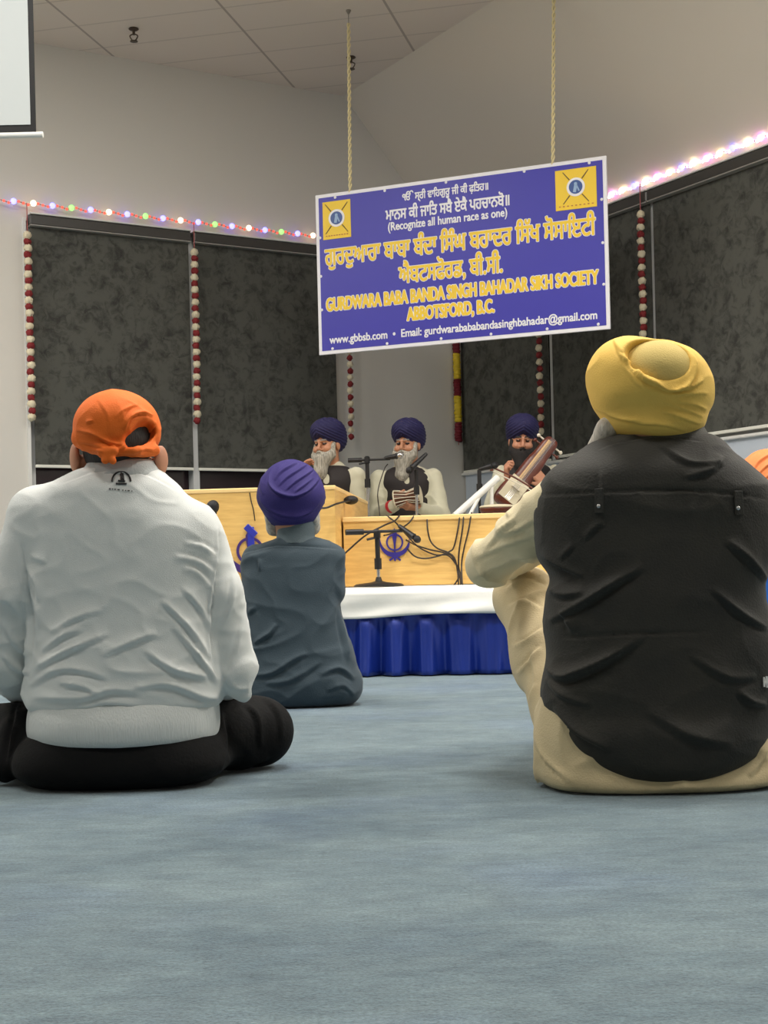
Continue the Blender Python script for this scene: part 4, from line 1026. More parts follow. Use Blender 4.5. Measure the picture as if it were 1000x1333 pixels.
# ---- men B and D: turbans, long shirts, cross-legged farther back
def man_b(dx, dy, cols, label, crown=True):
    Yb_ = 5.3
    q = lambda x, y, Y=Yb_: W(x+dx, y+dy, Y)
    def r(py, xl, xr, dep): return R_(py+dy, xl+dx, xr+dx, dep, Yb_)
    c0 = q(385, 900); root = empty('person', Vector((c0.x, Yb_, 0)), label, 'person', 'worshippers sitting on the carpet')
    rows = [r(700, 362, 408, .055), r(708, 338, 428, .075), r(718, 324, 438, .095), r(740, 318, 440, .11), r(790, 316, 442, .12), r(830, 312, 453, .13), r(868, 306, 464, .14), r(892, 302, 470, .145), (.03, q(306, 910).x, q(467, 910).x, .135, Yb_), (0.0, q(316, 910).x, q(456, 910).x, .115, Yb_)]
    lo = (c0.x-.42, 4.95, -.02); hi = (c0.x+.42, 5.95, .78)
    f = Field(lo, hi, .006); f.loft(rows, round_=.018, power=2.4)
    arms = [([q(430, 728), q(430, 768), q(410, 790, Yb_+.28)], [.055, .052, .035]), ([q(334, 728), q(334, 768), q(350, 790, Yb_+.28)], [.055, .052, .035])]
    for a in arms:
        for i in range(2): f.cap(a[0][i], a[0][i+1], a[1][i], a[1][i+1], .012)
    f.cut((0, 0, .004), (0, 0, -1))
    ST = [([(x+dx, y+dy) for x, y in p], w_, a_) for p, w_, a_ in (([(312, 722), (350, 712), (400, 711), (444, 716)], 1.6, -.006), ([(330, 838), (350, 826), (360, 812)], 3, .010), ([(325, 880), (355, 876), (380, 860), (400, 850)], 4, .010), ([(345, 890), (380, 885), (420, 860)], 4, .007), ([(338, 728), (338, 744)], 2, .006), ([(440, 790), (448, 830), (452, 860)], 4, .008), ([(415, 880), (440, 870), (462, 885)], 4, .009), ([(425, 900), (445, 892), (460, 905)], 3, .006), ([(322, 800), (335, 790)], 3, .005))]
    m_shirt = mat(cols[1][0], cols[1][1], .8, bump=.3, bscale=260, sheen=.1)
    sh = solid('long_shirt', f, m_shirt, root, lambda V, N: (stroke_disp(V, N, ST)+.003*noise3(V, 20, 21)+.007*crease(V, 13, 72, (1, 1, 1.5))+.003*crease(V, 26, 78))*(V[:, 2] > .01))
    f = Field((c0.x-.15, 5.1, .60), (c0.x+.18, 5.5, .84), .004); cc = q(385, 694)
    f.loft([(cc.z-.045, cc.x-.083, cc.x+.083, .08, Yb_), (cc.z-.02, cc.x-.073, cc.x+.073, .072, Yb_), (cc.z+.02, cc.x-.071, cc.x+.071, .068, Yb_), (cc.z+.055, cc.x-.070, cc.x+.070, .066, Yb_)], round_=.008)
    solid('collar', f, mat(cols[1][0]+'_collar', cols[2], .8, bump=.3, bscale=260), sh)
    # trousers and legs
    f = Field((c0.x-.45, 5.0, -.01), (c0.x+.45, 6.1, .3), .008); f.loft([(0.0, c0.x-.17, c0.x+.17, .08, Yb_), (.15, c0.x-.17, c0.x+.17, .09, Yb_)], round_=.03)
    legs = [(Vector((c0.x+.10, Yb_, .09)), Vector((c0.x+.17, Yb_+.33, .075)), Vector((c0.x-.02, Yb_+.52, .06))), (Vector((c0.x-.10, Yb_, .09)), Vector((c0.x-.17, Yb_+.33, .075)), Vector((c0.x+.02, Yb_+.46, .06)))]
    for h_, k2, t_ in legs: f.cap(h_, k2, .08, .06, .03).cap(k2, t_, .065, .045, .03)
    f.cut((0, 0, .003), (0, 0, -1)); solid('trousers', f, mat(cols[1][0]+'_trousers', cols[3], .8, bump=.2), root)
    hc = q(380, 662); f = Field((c0.x-.45, 4.9, 0), (c0.x+.45, 6.15, 1.02), .0065); f.loft(shrink(rows, .03), round_=.02)
    for a in arms:
        for i in range(2): f.cap(a[0][i], a[0][i+1], a[1][i]-.015, a[1][i+1]-.008, .02)
    for a, sd in zip(arms, (-1, 1)):
        w0 = a[0][2]; f.cap(w0, w0+Vector((sd*.03, .04, -.02)), .026, .023, .01); hand(f, w0+Vector((sd*.03, .04, -.02)), (sd*.6, .6, -.4), (0, -.3, -1), sd, .4)
    for h_, k2, t_ in legs: f.cap(h_, k2, .06, .05, .03).cap(k2, t_, .045, .033, .03); foot(f, t_, t_+Vector((-.1 if t_.x < c0.x else .1, .07, -.015)))
    f.ell(hc+UP*.02, (.078, .095, .11), k=.02).cap(hc, hc-UP*.10, .06, .06, .03).ell(hc+Vector((0, .05, -.05)), (.05, .055, .05), k=.02).cap(hc+Vector((0, .095, .01)), hc+Vector((0, .112, -.02)), .008, .012, .01)
    for s_ in (-1, 1): f.ell(hc+Vector((s_*.083, .01, -.005)), (.009, .02, .032), k=.005)
    f.cut((0, 0, .006), (0, 0, -1)); solid('body', f, m_skin, root)
    f = Field(hc+Vector((-.15, -.12, -.15)), hc+Vector((.15, .2, .05)), .004)
    for s_ in (-1, 1): f.cap(hc+Vector((s_*.080, .0, -.015)), hc+Vector((s_*.072, .05, -.07)), .022, .03, .02).ell(hc+Vector((s_*.085, -.005, -.03)), (.016, .025, .03), k=.01)
    f.ell(hc+Vector((0, .09, -.09)), (.06, .045, .07), k=.03)
    solid('beard', f, cols[4], root, lambda V, N: .003*noise3(V*np.array([2, 2, .6]), 90, 9))
    tcn = q(379, 641); f = Field(tcn+Vector((-.19, -.22, -.17)), tcn+Vector((.19, .22, .17)), .0035)
    f.ell(tcn+UP*-.012, (.128, .145, .100), k=.01).ell(tcn+Vector((.0, .0, .02)), (.112, .128, .102), k=.02).ell(tcn+Vector((0, .0, -.085)), (.092, .112, .050), k=.03)
    TS = [([(x+dx, y+dy) for x, y in p], w_, a_) for p, w_, a_ in (([(366, 603), (357, 610), (352, 620), (353, 632), (362, 641), (380, 646), (397, 641), (408, 632), (417, 620)], 2.2, .009), ([(335, 636), (343, 655), (362, 668), (385, 672), (405, 665), (418, 650)], 2.2, .004), ([(337, 650), (352, 668), (375, 678), (400, 674)], 2, .0035),
        ([(362, 634), (374, 622), (392, 610), (400, 604)], 1.7, .005), ([(370, 640), (384, 628), (400, 617), (409, 610)], 1.7, .005), ([(382, 642), (394, 633), (408, 622)], 1.6, .0045), ([(358, 626), (366, 615), (380, 606), (388, 602)], 1.7, .005), ([(344, 615), (340, 630), (343, 645)], 2.5, .003))]
    f.cut(tcn+UP*-.132, (0, .2, -1), .01)
    solid('turban', f, mat(cols[0][0], cols[0][1], .75, bump=.3, bscale=300), root, lambda V, N: stroke_disp(V, N, TS)+.0012*noise3(V, 45, 6)+.0022*crease(V, 26, 83)+.0012*np.sin((V[:, 2]+.35*np.abs(V[:, 0]-tcn.x))*2*np.pi/.022)*(N[:, 1] > .1))
    return root
man_b(0, 0, (('violet_turban', (42, 30, 104)), ('slate_shirt', (50, 66, 76)), (92, 106, 112), (40, 46, 54), m_beardw), 'man seen from behind in a violet turban and slate blue shirt, sitting before the stage')
man_b(623, -14, (('salmon_turban', (232, 130, 70)), ('azure_shirt', (24, 98, 190)), (40, 110, 190), (60, 60, 66), m_beardb), 'person in orange turban and blue shirt at the right edge')

# ---- man C: yellow turban, dark vest, knees drawn up
def Z5(*a): return [(590+x*.4801, 420+y*.4801) for x, y in a]
YC = 3.13
c0 = W(860, 1030, YC)
pC = empty('person', Vector((c0.x, YC, 0)), 'man in a yellow turban and dark vest seen from behind, his knees drawn up', 'person', 'worshippers sitting on the carpet')
rowsV = [R_(566, 800, 925, .075, YC+.03), R_(577, 772, 940, .095, YC+.02), R_(592, 746, 953, .11, YC+.01), R_(612, 716, 975, .125, YC), R_(640, 698, 1000, .135, YC), R_(690, 697, 1014, .14, YC), R_(722, 703, 1010, .145, YC), R_(748, 717, 996, .15, YC), R_(775, 712, 992, .155, YC), R_(810, 710, 1002, .155, YC), R_(850, 712, 1010, .16, YC), R_(895, 706, 1014, .165, YC),
         R_(925, 710, 1008, .172, YC), (.135, W(716, 960, YC).x, W(1002, 960, YC).x, .182, YC), (.085, W(728, 960, YC).x, W(990, 960, YC).x, .186, YC), (.045, W(756, 960, YC).x, W(965, 960, YC).x, .182, YC), (.022, W(785, 960, YC).x, W(938, 960, YC).x, .170, YC)]
f = Field((.20, 2.85, .005), (1.0, 3.4, .85), .005)
f.loft(rowsV, round_=.015, power=2.5)
VS = [(Z5((228, 470), (400, 462), (600, 455), (770, 470), (850, 480)), 1.8, -.004), (Z5((262, 812), (370, 750), (440, 705), (515, 660)), 5.5, .012), (Z5((225, 905), (290, 960), (350, 945), (430, 905), (515, 850)), 6.5, .014), (Z5((290, 855), (400, 850), (530, 845), (700, 842)), 1.8, -.0035),
      (Z5((355, 590), (385, 555), (410, 540)), 4, .005), (Z5((395, 345), (450, 325), (560, 308), (680, 322)), 2, -.004), (Z5((400, 400), (405, 470), (405, 530)), 3, .004), (Z5((620, 420), (700, 400), (730, 360)), 5, .007), (Z5((560, 330), (640, 380), (740, 380)), 4, .005),
      (Z5((275, 1040), (340, 1110), (430, 1160)), 5, .008), (Z5((740, 590), (800, 640), (850, 700)), 5, .009), (Z5((770, 1000), (810, 1030), (850, 1035)), 5, .010), (Z5((700, 720), (780, 790), (850, 830)), 5, .008), (Z5((235, 625), (290, 655), (360, 690)), 5, .008), (Z5((255, 720), (300, 740), (360, 730)), 5, .007), (Z5((290, 640), (330, 600)), 4, .004),
      (Z5((640, 900), (740, 960), (820, 960)), 6, .006), (Z5((250, 960), (300, 1010), (380, 1040)), 5, .006), (Z5((300, 780), (330, 840)), 5, .006), (Z5((520, 1050), (640, 1120), (760, 1140)), 8, .006)]
m_vest = mat('charcoal_vest', (42, 40, 33), .75, bump=.3, bscale=220, sheen=.05, rgb2=(33, 32, 27), vscale=6)
vest = solid('vest', f, m_vest, pC, lambda V, N: stroke_disp(V, N, VS)+.003*noise3(V*np.array([1, 1, 1.4]), 18, 31)+.005*crease(V, 11, 73, (1, 1, 1.3))+.0022*crease(V, 26, 74))
for (tx, ty) in ((781, 657), (961, 660)):
    h_, n_ = ray_on(vest, tx, ty-5, .003); R0 = n_.to_track_quat('-Y', 'Z').to_matrix()
    tab = MB().box(h_, (.020, .004, .052), R0, .001).build('shoulder_tab', m_vest, vest, smooth=False)
    h2, n2_ = ray_on(vest, tx-2, ty+2, .006); MB().ball(h2, .0052, 10, 6).build('snap', m_chrome, tab)
h_, n_ = ray_on(vest, 994, 888, .002)
if h_ is not None:
    R0 = n_.to_track_quat('-Y', 'Z').to_matrix(); MB().box(h_, (.004, .002, .020), R0).box(h_+R0@Vector((.008, 0, 0)), (.005, .002, .024), R0).box(h_+R0@Vector((.004, 0, 0)), (.004, .002, .022), R0@Matrix.Rotation(-.4, 3, 'Y')).build('white_patch', m_white, vest, smooth=False)
cc = W(862, 561, YC+.02); f = Field(cc+Vector((-.14, -.13, -.06)), cc+Vector((.14, .13, .05)), .004)
f.loft([(cc.z-.03, cc.x-.118, cc.x+.112, .092, YC+.02), (cc.z, cc.x-.098, cc.x+.094, .082, YC+.02), (cc.z+.020, cc.x-.086, cc.x+.084, .078, YC+.02), (cc.z+.032, cc.x-.082, cc.x+.08, .075, YC+.02)], round_=.006)
solid('collar', f, mat('vest_collar', (66, 65, 58), .7, bump=.3, bscale=260), vest)
# cream shirt with sleeves
m_crs = mat('cream_shirt', (226, 212, 174), .8, bump=.3, bscale=260, sheen=.1); m_crt = mat('cream_trousers', (206, 188, 148), .8, bump=.3, bscale=260, sheen=.1)
shr = ([W(738, 652, YC), W(690, 690, YC+.13), W(637, 733, YC+.30), W(672, 722, YC+.42), W(742, 700, YC+.46)], [.068, .060, .050, .045, .036])
shl = ([W(968, 672, YC), W(1030, 690, YC+.13), W(1082, 720, YC+.30), W(1045, 712, YC+.42), W(965, 695, YC+.46)], [.068, .060, .050, .045, .036])
f = Field((.10, 2.85, .15), (1.12, 3.85, .85), .0055)
f.loft(shrink(rowsV[:12], .014), round_=.01, power=2.5)
for a in (shr, shl):
    for i in range(4): f.cap(a[0][i], a[0][i+1], a[1][i], a[1][i+1], .025 if i else .02)
CS = [(Z5((55, 690), (120, 660), (190, 630), (245, 625)), 3.5, .006), (Z5((120, 580), (180, 560), (225, 530)), 4, .006), (Z5((60, 640), (150, 600), (220, 580)), 4, .005), (Z5((85, 620), (130, 570), (180, 530)), 4, .005), (Z5((130, 500), (160, 530)), 3, .005), (Z5((70, 660), (100, 700)), 3, .004)]
solid('shirt', f, m_crs, pC, lambda V, N: stroke_disp(V, N, CS)+.002*noise3(V, 30, 41)+.009*crease(V, 17, 75))
# trousers: seat, thighs up to the knees, shins down
f = Field((.05, 2.85, -.01), (1.25, 4.2, .56), .0065)
f.loft([(0.0, W(712, 1030, YC).x, W(1006, 1030, YC).x, .172, YC), (.02, W(702, 1010, YC).x, W(1014, 1010, YC).x, .170, YC), (.06, W(699, 1000, YC).x, W(1014, 980, YC).x, .150, YC), (.12, W(700, 970, YC).x, W(1012, 980, YC).x, .140, YC), (.20, W(706, 940, YC).x, W(1008, 940, YC).x, .12, YC), (.28, W(720, 900, YC).x, W(996, 900, YC).x, .10, YC)], round_=.015, power=2.6)
legs = [([W(752, 985, YC+.02), W(722, 860, YC+.30), W(684, 778, YC+.50), W(728, 900, YC+.68), W(742, 950, YC+.74)], [.075, .088, .074, .062, .055]),
        ([W(968, 985, YC+.02), W(1030, 860, YC+.30), W(1066, 778, YC+.50), W(1020, 900, YC+.68), W(1000, 950, YC+.74)], [.088, .090, .074, .062, .055])]
for P_, r_ in legs:
    P_[3].z = .24; P_[4].z = .07
    for i in range(4): f.cap(P_[i], P_[i+1], r_[i], r_[i+1], .04)
f.cut((0, 0, .003), (0, 0, -1))
CT = [(Z5((245, 830), (190, 870), (130, 880)), 4, .007), (Z5((240, 880), (200, 930), (160, 960)), 4, .007), (Z5((235, 980), (200, 1040), (190, 1090)), 4, .006), (Z5((240, 780), (200, 760), (150, 770)), 4, .006), (Z5((250, 720), (190, 700), (140, 730)), 4, .006), (Z5((245, 1020), (232, 1100), (250, 1180), (330, 1250)), 3, .007), (Z5((250, 1250), (400, 1290), (560, 1285)), 2.5, .004), (Z5((215, 880), (225, 960), (215, 1030)), 4, .005), (Z5((800, 1230), (830, 1190), (850, 1120)), 4, .008)]
solid('trousers', f, m_crt, pC, lambda V, N: (stroke_disp(V, N, CT)+.0025*noise3(V, 26, 51)+.009*crease(V, 15, 76))*(V[:, 2] > .012))
hC = W(845, 545, YC+.02)
f = Field((.03, 2.85, 0), (1.25, 4.25, 1.02), .0065); f.loft(shrink(rowsV[:12], .04), round_=.02); f.loft([(.02, c0.x-.18, c0.x+.18, .10, YC), (.25, c0.x-.18, c0.x+.18, .10, YC)], round_=.02)
for a, sd in ((shr, 1), (shl, -1)):
    for i in range(4): f.cap(a[0][i], a[0][i+1], a[1][i]-.018, a[1][i+1]-.01, .02)
    w0 = a[0][4]; f.cap(w0, w0+Vector((sd*.05, .0, -.01)), .027, .024, .01); hand(f, w0+Vector((sd*.05, .0, -.01)), (sd, .05, -.15), (0, -1, 0), -sd, .4)
for P_, r_ in legs:
    for i in range(4): f.cap(P_[i], P_[i+1], r_[i]-.022, r_[i+1]-.016, .03)
    foot(f, P_[4]+Vector((0, .0, -.025)), P_[4]+Vector((0, .20, -.045)))
f.ell(hC+UP*.01, (.08, .097, .115), k=.02).cap(hC, hC-UP*.13, .062, .066, .03).ell(hC+Vector((0, .05, -.06)), (.055, .06, .055), k=.02).cap(hC+Vector((0, .095, .0)), hC+Vector((0, .113, -.03)), .008, .012, .01)
for s_ in (-1, 1): f.ell(hC+Vector((s_*.083, .01, -.02)), (.009, .02, .032), k=.005)
f.cut((0, 0, .006), (0, 0, -1)); solid('body', f, m_skin, pC)
f = Field(hC+Vector((-.17, -.1, -.16)), hC+Vector((.15, .2, .03)), .004)
f.cap(hC+Vector((-.094, -.01, -.02)), hC+Vector((-.112, .03, -.075)), .026, .028, .02).cap(hC+Vector((.08, .03, -.03)), hC+Vector((.075, .05, -.085)), .02, .03, .02).ell(hC+Vector((0, .10, -.10)), (.065, .045, .06), k=.03)
solid('beard', f, m_beardw, pC, lambda V, N: .004*noise3(V*np.array([2, 2, .6]), 90, 9))
# turban
tc_ = W(845, 503, YC+.03); f = Field(tc_+Vector((-.21, -.22, -.19)), tc_+Vector((.21, .22, .19)), .0038)
Rt = Matrix.Rotation(math.radians(5), 3, 'Y')
f.ell(tc_+Vector((0, 0, .0)), (.130, .148, .098), Rt, .01, power=2.4).ell(tc_+Vector((-.045, 0, .028)), (.088, .12, .080), Rt, .02).ell(tc_+Vector((.045, 0, -.02)), (.092, .128, .082), Rt, .02).ell(tc_+Vector((.006, .0, -.070)), (.100, .11, .048), k=.03)
oc = W(859, 466, YC-.12); f.ell(oc+Vector((0, -.0, .012)), (.076, .095, .058), Matrix.Rotation(math.radians(14), 3, 'Y'), .006, op='sub')
f.ell(tc_+Vector((.012, -.01, -.085)), (.098, .115, .050), k=.03); f.cut(tc_+Vector((0, 0, -.118)), (.10, .2, -1), .01)
def Z7(*a): return [(740+x*.22, 420+y*.22) for x, y in a]
TC = [(Z7((270, 110), (300, 180), (350, 240), (440, 330), (530, 370), (590, 400), (680, 385), (740, 320), (755, 240), (730, 180)), 2.5, .008), (Z7((590, 400), (700, 390), (800, 340)), 2.2, .006), (Z7((600, 430), (720, 420), (830, 420)), 2.2, .004), (Z7((640, 470), (740, 480), (820, 520)), 2.2, .004), (Z7((540, 520), (660, 560), (780, 600)), 2.2, .004), (Z7((560, 470), (680, 510), (800, 560)), 2, .003),
      (Z7((300, 560), (420, 590), (560, 600), (700, 640)), 2.5, .004), (Z7((230, 540), (330, 570), (450, 575)), 2.5, .003), (Z7((270, 100), (290, 140), (320, 180)), 2.5, .004), (Z7((320, 250), (420, 370), (540, 430)), 3, .002)]
tur = solid('turban', f, mat('yellow_cloth', (240, 198, 96), .8, bump=.25, bscale=300), pC, lambda V, N: stroke_disp(V, N, TC)+.0012*noise3(V, 40, 6)+.0025*crease(V, 22, 82, (1, 1, 1.8)))
f = Field(tc_+Vector((-.15, -.2, -.12)), tc_+Vector((.17, .1, .16)), .004)
f.ell(W(853, 495, YC+.02), (.108, .136, .088), Matrix.Rotation(math.radians(8), 3, 'Y'), .01)
solid('under_turban', f, mat('olive_cloth', (206, 182, 108), .85, bump=.25, bscale=300), tur, lambda V, N: .0008*noise3(V, 40, 6))
# ---- the three musicians on the riser (own frame: -y faces the hall, z = 0 at the seat)
m_tnavy = mat('navy_turban', (19, 15, 66), .75, bump=.3, bscale=300); m_kurta = mat('pale_kurta', (196, 193, 170), .8, bump=.3, bscale=260, sheen=.1)
m_vestb = mat('black_waistcoat', (34, 28, 28), .75, bump=.2, bscale=260)
def musician(px, Yv, yaw, label, head, hyaw, htilt, hroll, armL, armR, beardm, blen, hands, turb=1.0, skinm=m_skin, seat=.605, lean=0.0):
    g = W(px, 700, Yv); root = empty('person', Vector((g.x, Yv, seat)), label, 'person', 'musicians on the stage')
    T = Matrix.Translation((g.x, Yv, seat)) @ Matrix.Rotation(yaw, 4, 'Z'); T3 = T.to_3x3()
    Th = T @ Matrix.Translation(head) @ Matrix.Rotation(hyaw, 4, 'Z') @ Matrix.Rotation(htilt, 4, 'X') @ Matrix.Rotation(hroll, 4, 'Y')
    c = Vector((g.x, Yv, seat)); h = .0055
    def fld(lo, hi, hh=h): return Field(c+Vector(lo), c+Vector(hi), hh)
    rows = [(-.0, -.18, .18, .13, .02), (.08, -.18, .18, .14, .01), (.25, -.165, .165, .125, 0), (.42, -.185, .185, .12, 0), (.52, -.195, .195, .11, 0), (.57, -.165, .165, .09, .01), (.605, -.09, .09, .07, .015), (.635, -.065, .065, .058, .015)]
    def loftT(f, rows, **kw):
        # loft works in world axes: small yaw is carried by the rotated copy of the centre line
        sT = f.T; f.T = None
        cy = math.cos(yaw); r2 = []
        for (z, xl, xr, dp, yc) in rows:
            p = T @ Vector(((xl+xr)/2, yc, z)); hw = (xr-xl)/2; ww = math.sqrt((hw*cy)**2+(dp*math.sin(yaw))**2); dd = math.sqrt((dp*cy)**2+(hw*math.sin(yaw))**2)
            r2.append((p.z, p.x-ww, p.x+ww, dd, p.y))
        f.loft(r2, **kw); f.T = sT
    f = fld((-.45, -.5, -.02), (.45, .4, .70)); loftT(f, rows, round_=.015, power=2.3); f.T = T
    for a in (armL, armR):
        f.cap(a[0], a[1], .060, .055, .015).cap(a[1], a[2], .052, .038, .02)
    f.T = None
    solid('kurta', f, m_kurta, root, lambda V, N: .004*noise3(V*np.array([1, 1, 1.2]), 38, 61)+.005*crease(V, 24, 77))
    f = fld((-.40, -.35, -.0), (.40, .35, .68)); loftT(f, [(z, xl*.86-.012, xr*.86+.012, dp+.014, yc) for (z, xl, xr, dp, yc) in rows[:7]], round_=.01, power=2.3)
    f.T = T
    for s_ in (-1, 1): f.ell((s_*.225, 0, .47), (.062, .2, .13), k=.01, op='sub')
    f.cap((0, -.14, .64), (0, -.13, .50), .05, .02, .01, op='sub'); f.T = None
    solid('waistcoat', f, m_vestb, root, lambda V, N: .002*noise3(V, 40, 62))
    # legs folded on the riser
    f = fld((-.5, -.6, -.01), (.5, .35, .26), .008); loftT(f, [(0, -.18, .18, .13, .02), (.14, -.17, .17, .13, .02)], round_=.03); f.T = T
    for s_ in (-1, 1): f.cap((s_*.1, 0, .09), (s_*.20, -.24, .08), .078, .06, .03).cap((s_*.20, -.24, .08), (-s_*.03, -.31, .055), .055, .042, .03)
    f.cut((0, 0, .004), (0, 0, -1)); f.T = None
    solid('trousers', f, mat('white_pyjama', (214, 212, 200), .8, bump=.2), root)
    # body
    f = fld((-.5, -.62, 0), (.5, .4, .98), .0055); loftT(f, [(z, xl+.03, xr-.03, dp-.025, yc) for (z, xl, xr, dp, yc) in rows[:6]], round_=.02); f.T = T
    for s_ in (-1, 1): f.cap((s_*.1, 0, .09), (s_*.20, -.24, .08), .06, .045, .03).cap((s_*.20, -.24, .08), (-s_*.03, -.31, .055), .042, .032, .03); foot(f, (-s_*.03, -.31, .05), (-s_*.12, -.32, .04))
    for a, hd in ((armL, hands[0]), (armR, hands[1])):
        f.cap(a[0], a[1], .045, .04, .02).cap(a[1], a[2], .038, .027, .02)
        dv = (Vector(a[2])-Vector(a[1])).normalized(); hand(f, Vector(a[2])+dv*.01, hd[0], hd[1], hd[2], hd[3])
    f.T = T; f.cap((0, .015, .52), tuple(Matrix.Translation(head) @ Vector((0, .015, -.05))), .062, .055, .03)
    f.T = Th; head_prims(f); f.T = None
    f.cut((c.x, c.y, c.z+.008), (0, 0, -1))
    solid('body', f, [skinm, m_eye, m_hairb if beardm is m_beardb else mat('grey_brow', (110, 104, 98), .8), m_lip], root, facemat=face_paint(Th), it=1)
    hw = Th @ Vector((0, 0, 0))
    # beard
    f = Field(hw+Vector((-.17, -.26, -.08-blen-.06)), hw+Vector((.17, .17, .06)), .0045); f.T = Th
    for s_ in (-1, 1): f.cap((s_*.070, -.028, .008), (s_*.058, -.052, -.06), .014, .030, .01).cap((s_*.058, -.052, -.06), (s_*.018, -.085, -.10), .030, .036, .015)
    f.ell((0, -.070, -.092), (.056, .040, .040), k=.02).cap((0, -.082, -.09), (0, -.105, -.07-blen*.55), .050, .040, .03).cap((0, -.105, -.07-blen*.55), (0, -.10, -.07-blen), .040, .012, .03)
    for s_ in (-1, 1): f.cap((s_*.004, -.106, -.037), (s_*.040, -.086, -.054), .0085, .006, .005)
    f.cap((-.013, -.104, -.053), (.013, -.104, -.053), .007, .007, .003, op='sub') 
    f.T = None
    solid('beard', f, beardm, root, lambda V, N: .0035*noise3(V*np.array([2.2, 2.2, .5]), 80, 9))
    # turban
    f = Field(hw+Vector((-.19, -.21, -.07)), hw+Vector((.19, .23, .24)), .004); f.T = Th
    f.ell((0, .022, .090), (.110*turb, .130, .098), k=.01).ell((0, .055, .045), (.104*turb, .105, .095), k=.02).ell((0, -.02, .105), (.082*turb, .098, .060), k=.02)
    f.ell((0, -.135, .012), (.058, .075, .060), k=.008, op='sub').cap((0, -.14, .03), (0, -.13, .105), .040, .004, .01, op='sub')
    f.cut((0, 0, -.03), (0, -.35, -1), .01); f.T = None
    Ti = np.array(Th.inverted())
    def wraps(V, N):
        P = V@Ti[:3, :3].T+Ti[:3, 3]; q = P[:, 2]+.55*np.abs(P[:, 0])*(P[:, 1] < .03)+.2*P[:, 1]
        return .0022*np.sin(q*2*np.pi/.020+.8*noise3(V, 12, 5))+.0012*noise3(V, 50, 3)+.0015*crease(V, 30, 7)
    solid('turban', f, m_tnavy, root, wraps)
    return root, T, Th
H = lambda d, n_, s_, c_: (Vector(d), Vector(n_), s_, c_)
def rot(v, a): return Matrix.Rotation(a, 3, 'Z') @ Vector(v)
# middle
m2, T2, Th2 = musician(531, 9.5, 0, 'middle musician with navy turban and long grey beard holding a small drum', (.012, -.01, .745), -.42, .05, .02,
    [(-.180, 0, .53), (-.205, -.06, .28), (-.085, -.27, .335)], [(.180, 0, .53), (.225, -.07, .27), (.085, -.27, .315)], m_beard, .235,
    (H((.75, -.5, .25), (.3, .6, .55), 1, .5), H((-.8, -.3, .05), (0, .35, 1), 1, .5)))
# left, turned
m1, T1, Th1 = musician(434, 9.3, -.25, 'left musician with navy turban and white beard seated behind the podium', (-.02, -.02, .735), -.30, .05, -.03,
    [(-.185, 0, .53), (-.22, -.12, .33), (-.115, -.23, .50)], [(.165, 0, .53), (.19, -.05, .28), (.12, -.22, .24)], m_beard, .19,
    (H((.1, -.1, 1), (.6, -.1, 0), -1, .5), H((-.5, -.7, -.1), (0, 0, -1), 1, .3)))
# right
m3, T3_, Th3 = musician(690, 9.45, .12, 'right musician with navy turban and black beard playing a bowed wooden instrument', (-.045, -.03, .745), -.15, .16, .06,
    [(-.18, 0, .53), (-.26, -.10, .33), (-.215, -.30, .47)], [(.185, 0, .53), (.21, -.12, .32), (.045, -.30, .45)], m_beardb, .15,
    (H((-.1, -.3, .9), (.9, -.2, 0), 1, .8), H((-.65, -.1, .6), (-.3, .8, -.1), 1, .8)), skinm=mat('skin_singer', (182, 128, 100), .55, bump=.1))
# red wrist band and drum
wb = T2 @ Vector((-.095, -.262, .333)); d_ = (T2.to_3x3() @ Vector((.15, -.21, .055))).normalized()
tag(MB().tube([wb-d_*.012-d_*.02, wb+d_*.012-d_*.02], .042, 16).build('wristband', mat('red_band', (190, 40, 48), .6)), 'red band around the middle musician\'s wrist', 'wristband')
dc = T2 @ Vector((.0, -.325, .385)); da = Vector((1, -.25, .15)).normalized(); Rd = da.to_track_quat('Z', 'Y').to_matrix()
drum = empty('hand_drum', dc, 'small hourglass hand drum with laced shell held by the middle musician', 'drum')
MB().lathe(dc, [(.052, -.085), (.056, -.08), (.050, -.07), (.034, -.03), (.026, 0), (.034, .03), (.050, .07), (.056, .08), (.052, .085)], 24, Rd).build('shell', mat('drum_wood', (96, 60, 38), .5), drum)
for s_ in (-1, 1): MB().lathe(dc+da*s_*.083, [(.058, -.004), (.060, 0), (.058, .004)], 24, Rd).build('drum_head', mat('drum_skin', (214, 204, 176), .6), drum)
q = MB()
for i in range(12):
    a = i*math.pi/6; b2 = a+math.pi/12
    q.tube([dc+Rd@Vector((.057*math.cos(a), .057*math.sin(a), -.08)), dc+Rd@Vector((.036*math.cos((a+b2)/2), .036*math.sin((a+b2)/2), 0)), dc+Rd@Vector((.057*math.cos(b2), .057*math.sin(b2), .08))], .0025, 5)
q.build('lacing', mat('drum_cord', (226, 220, 200), .7), drum)
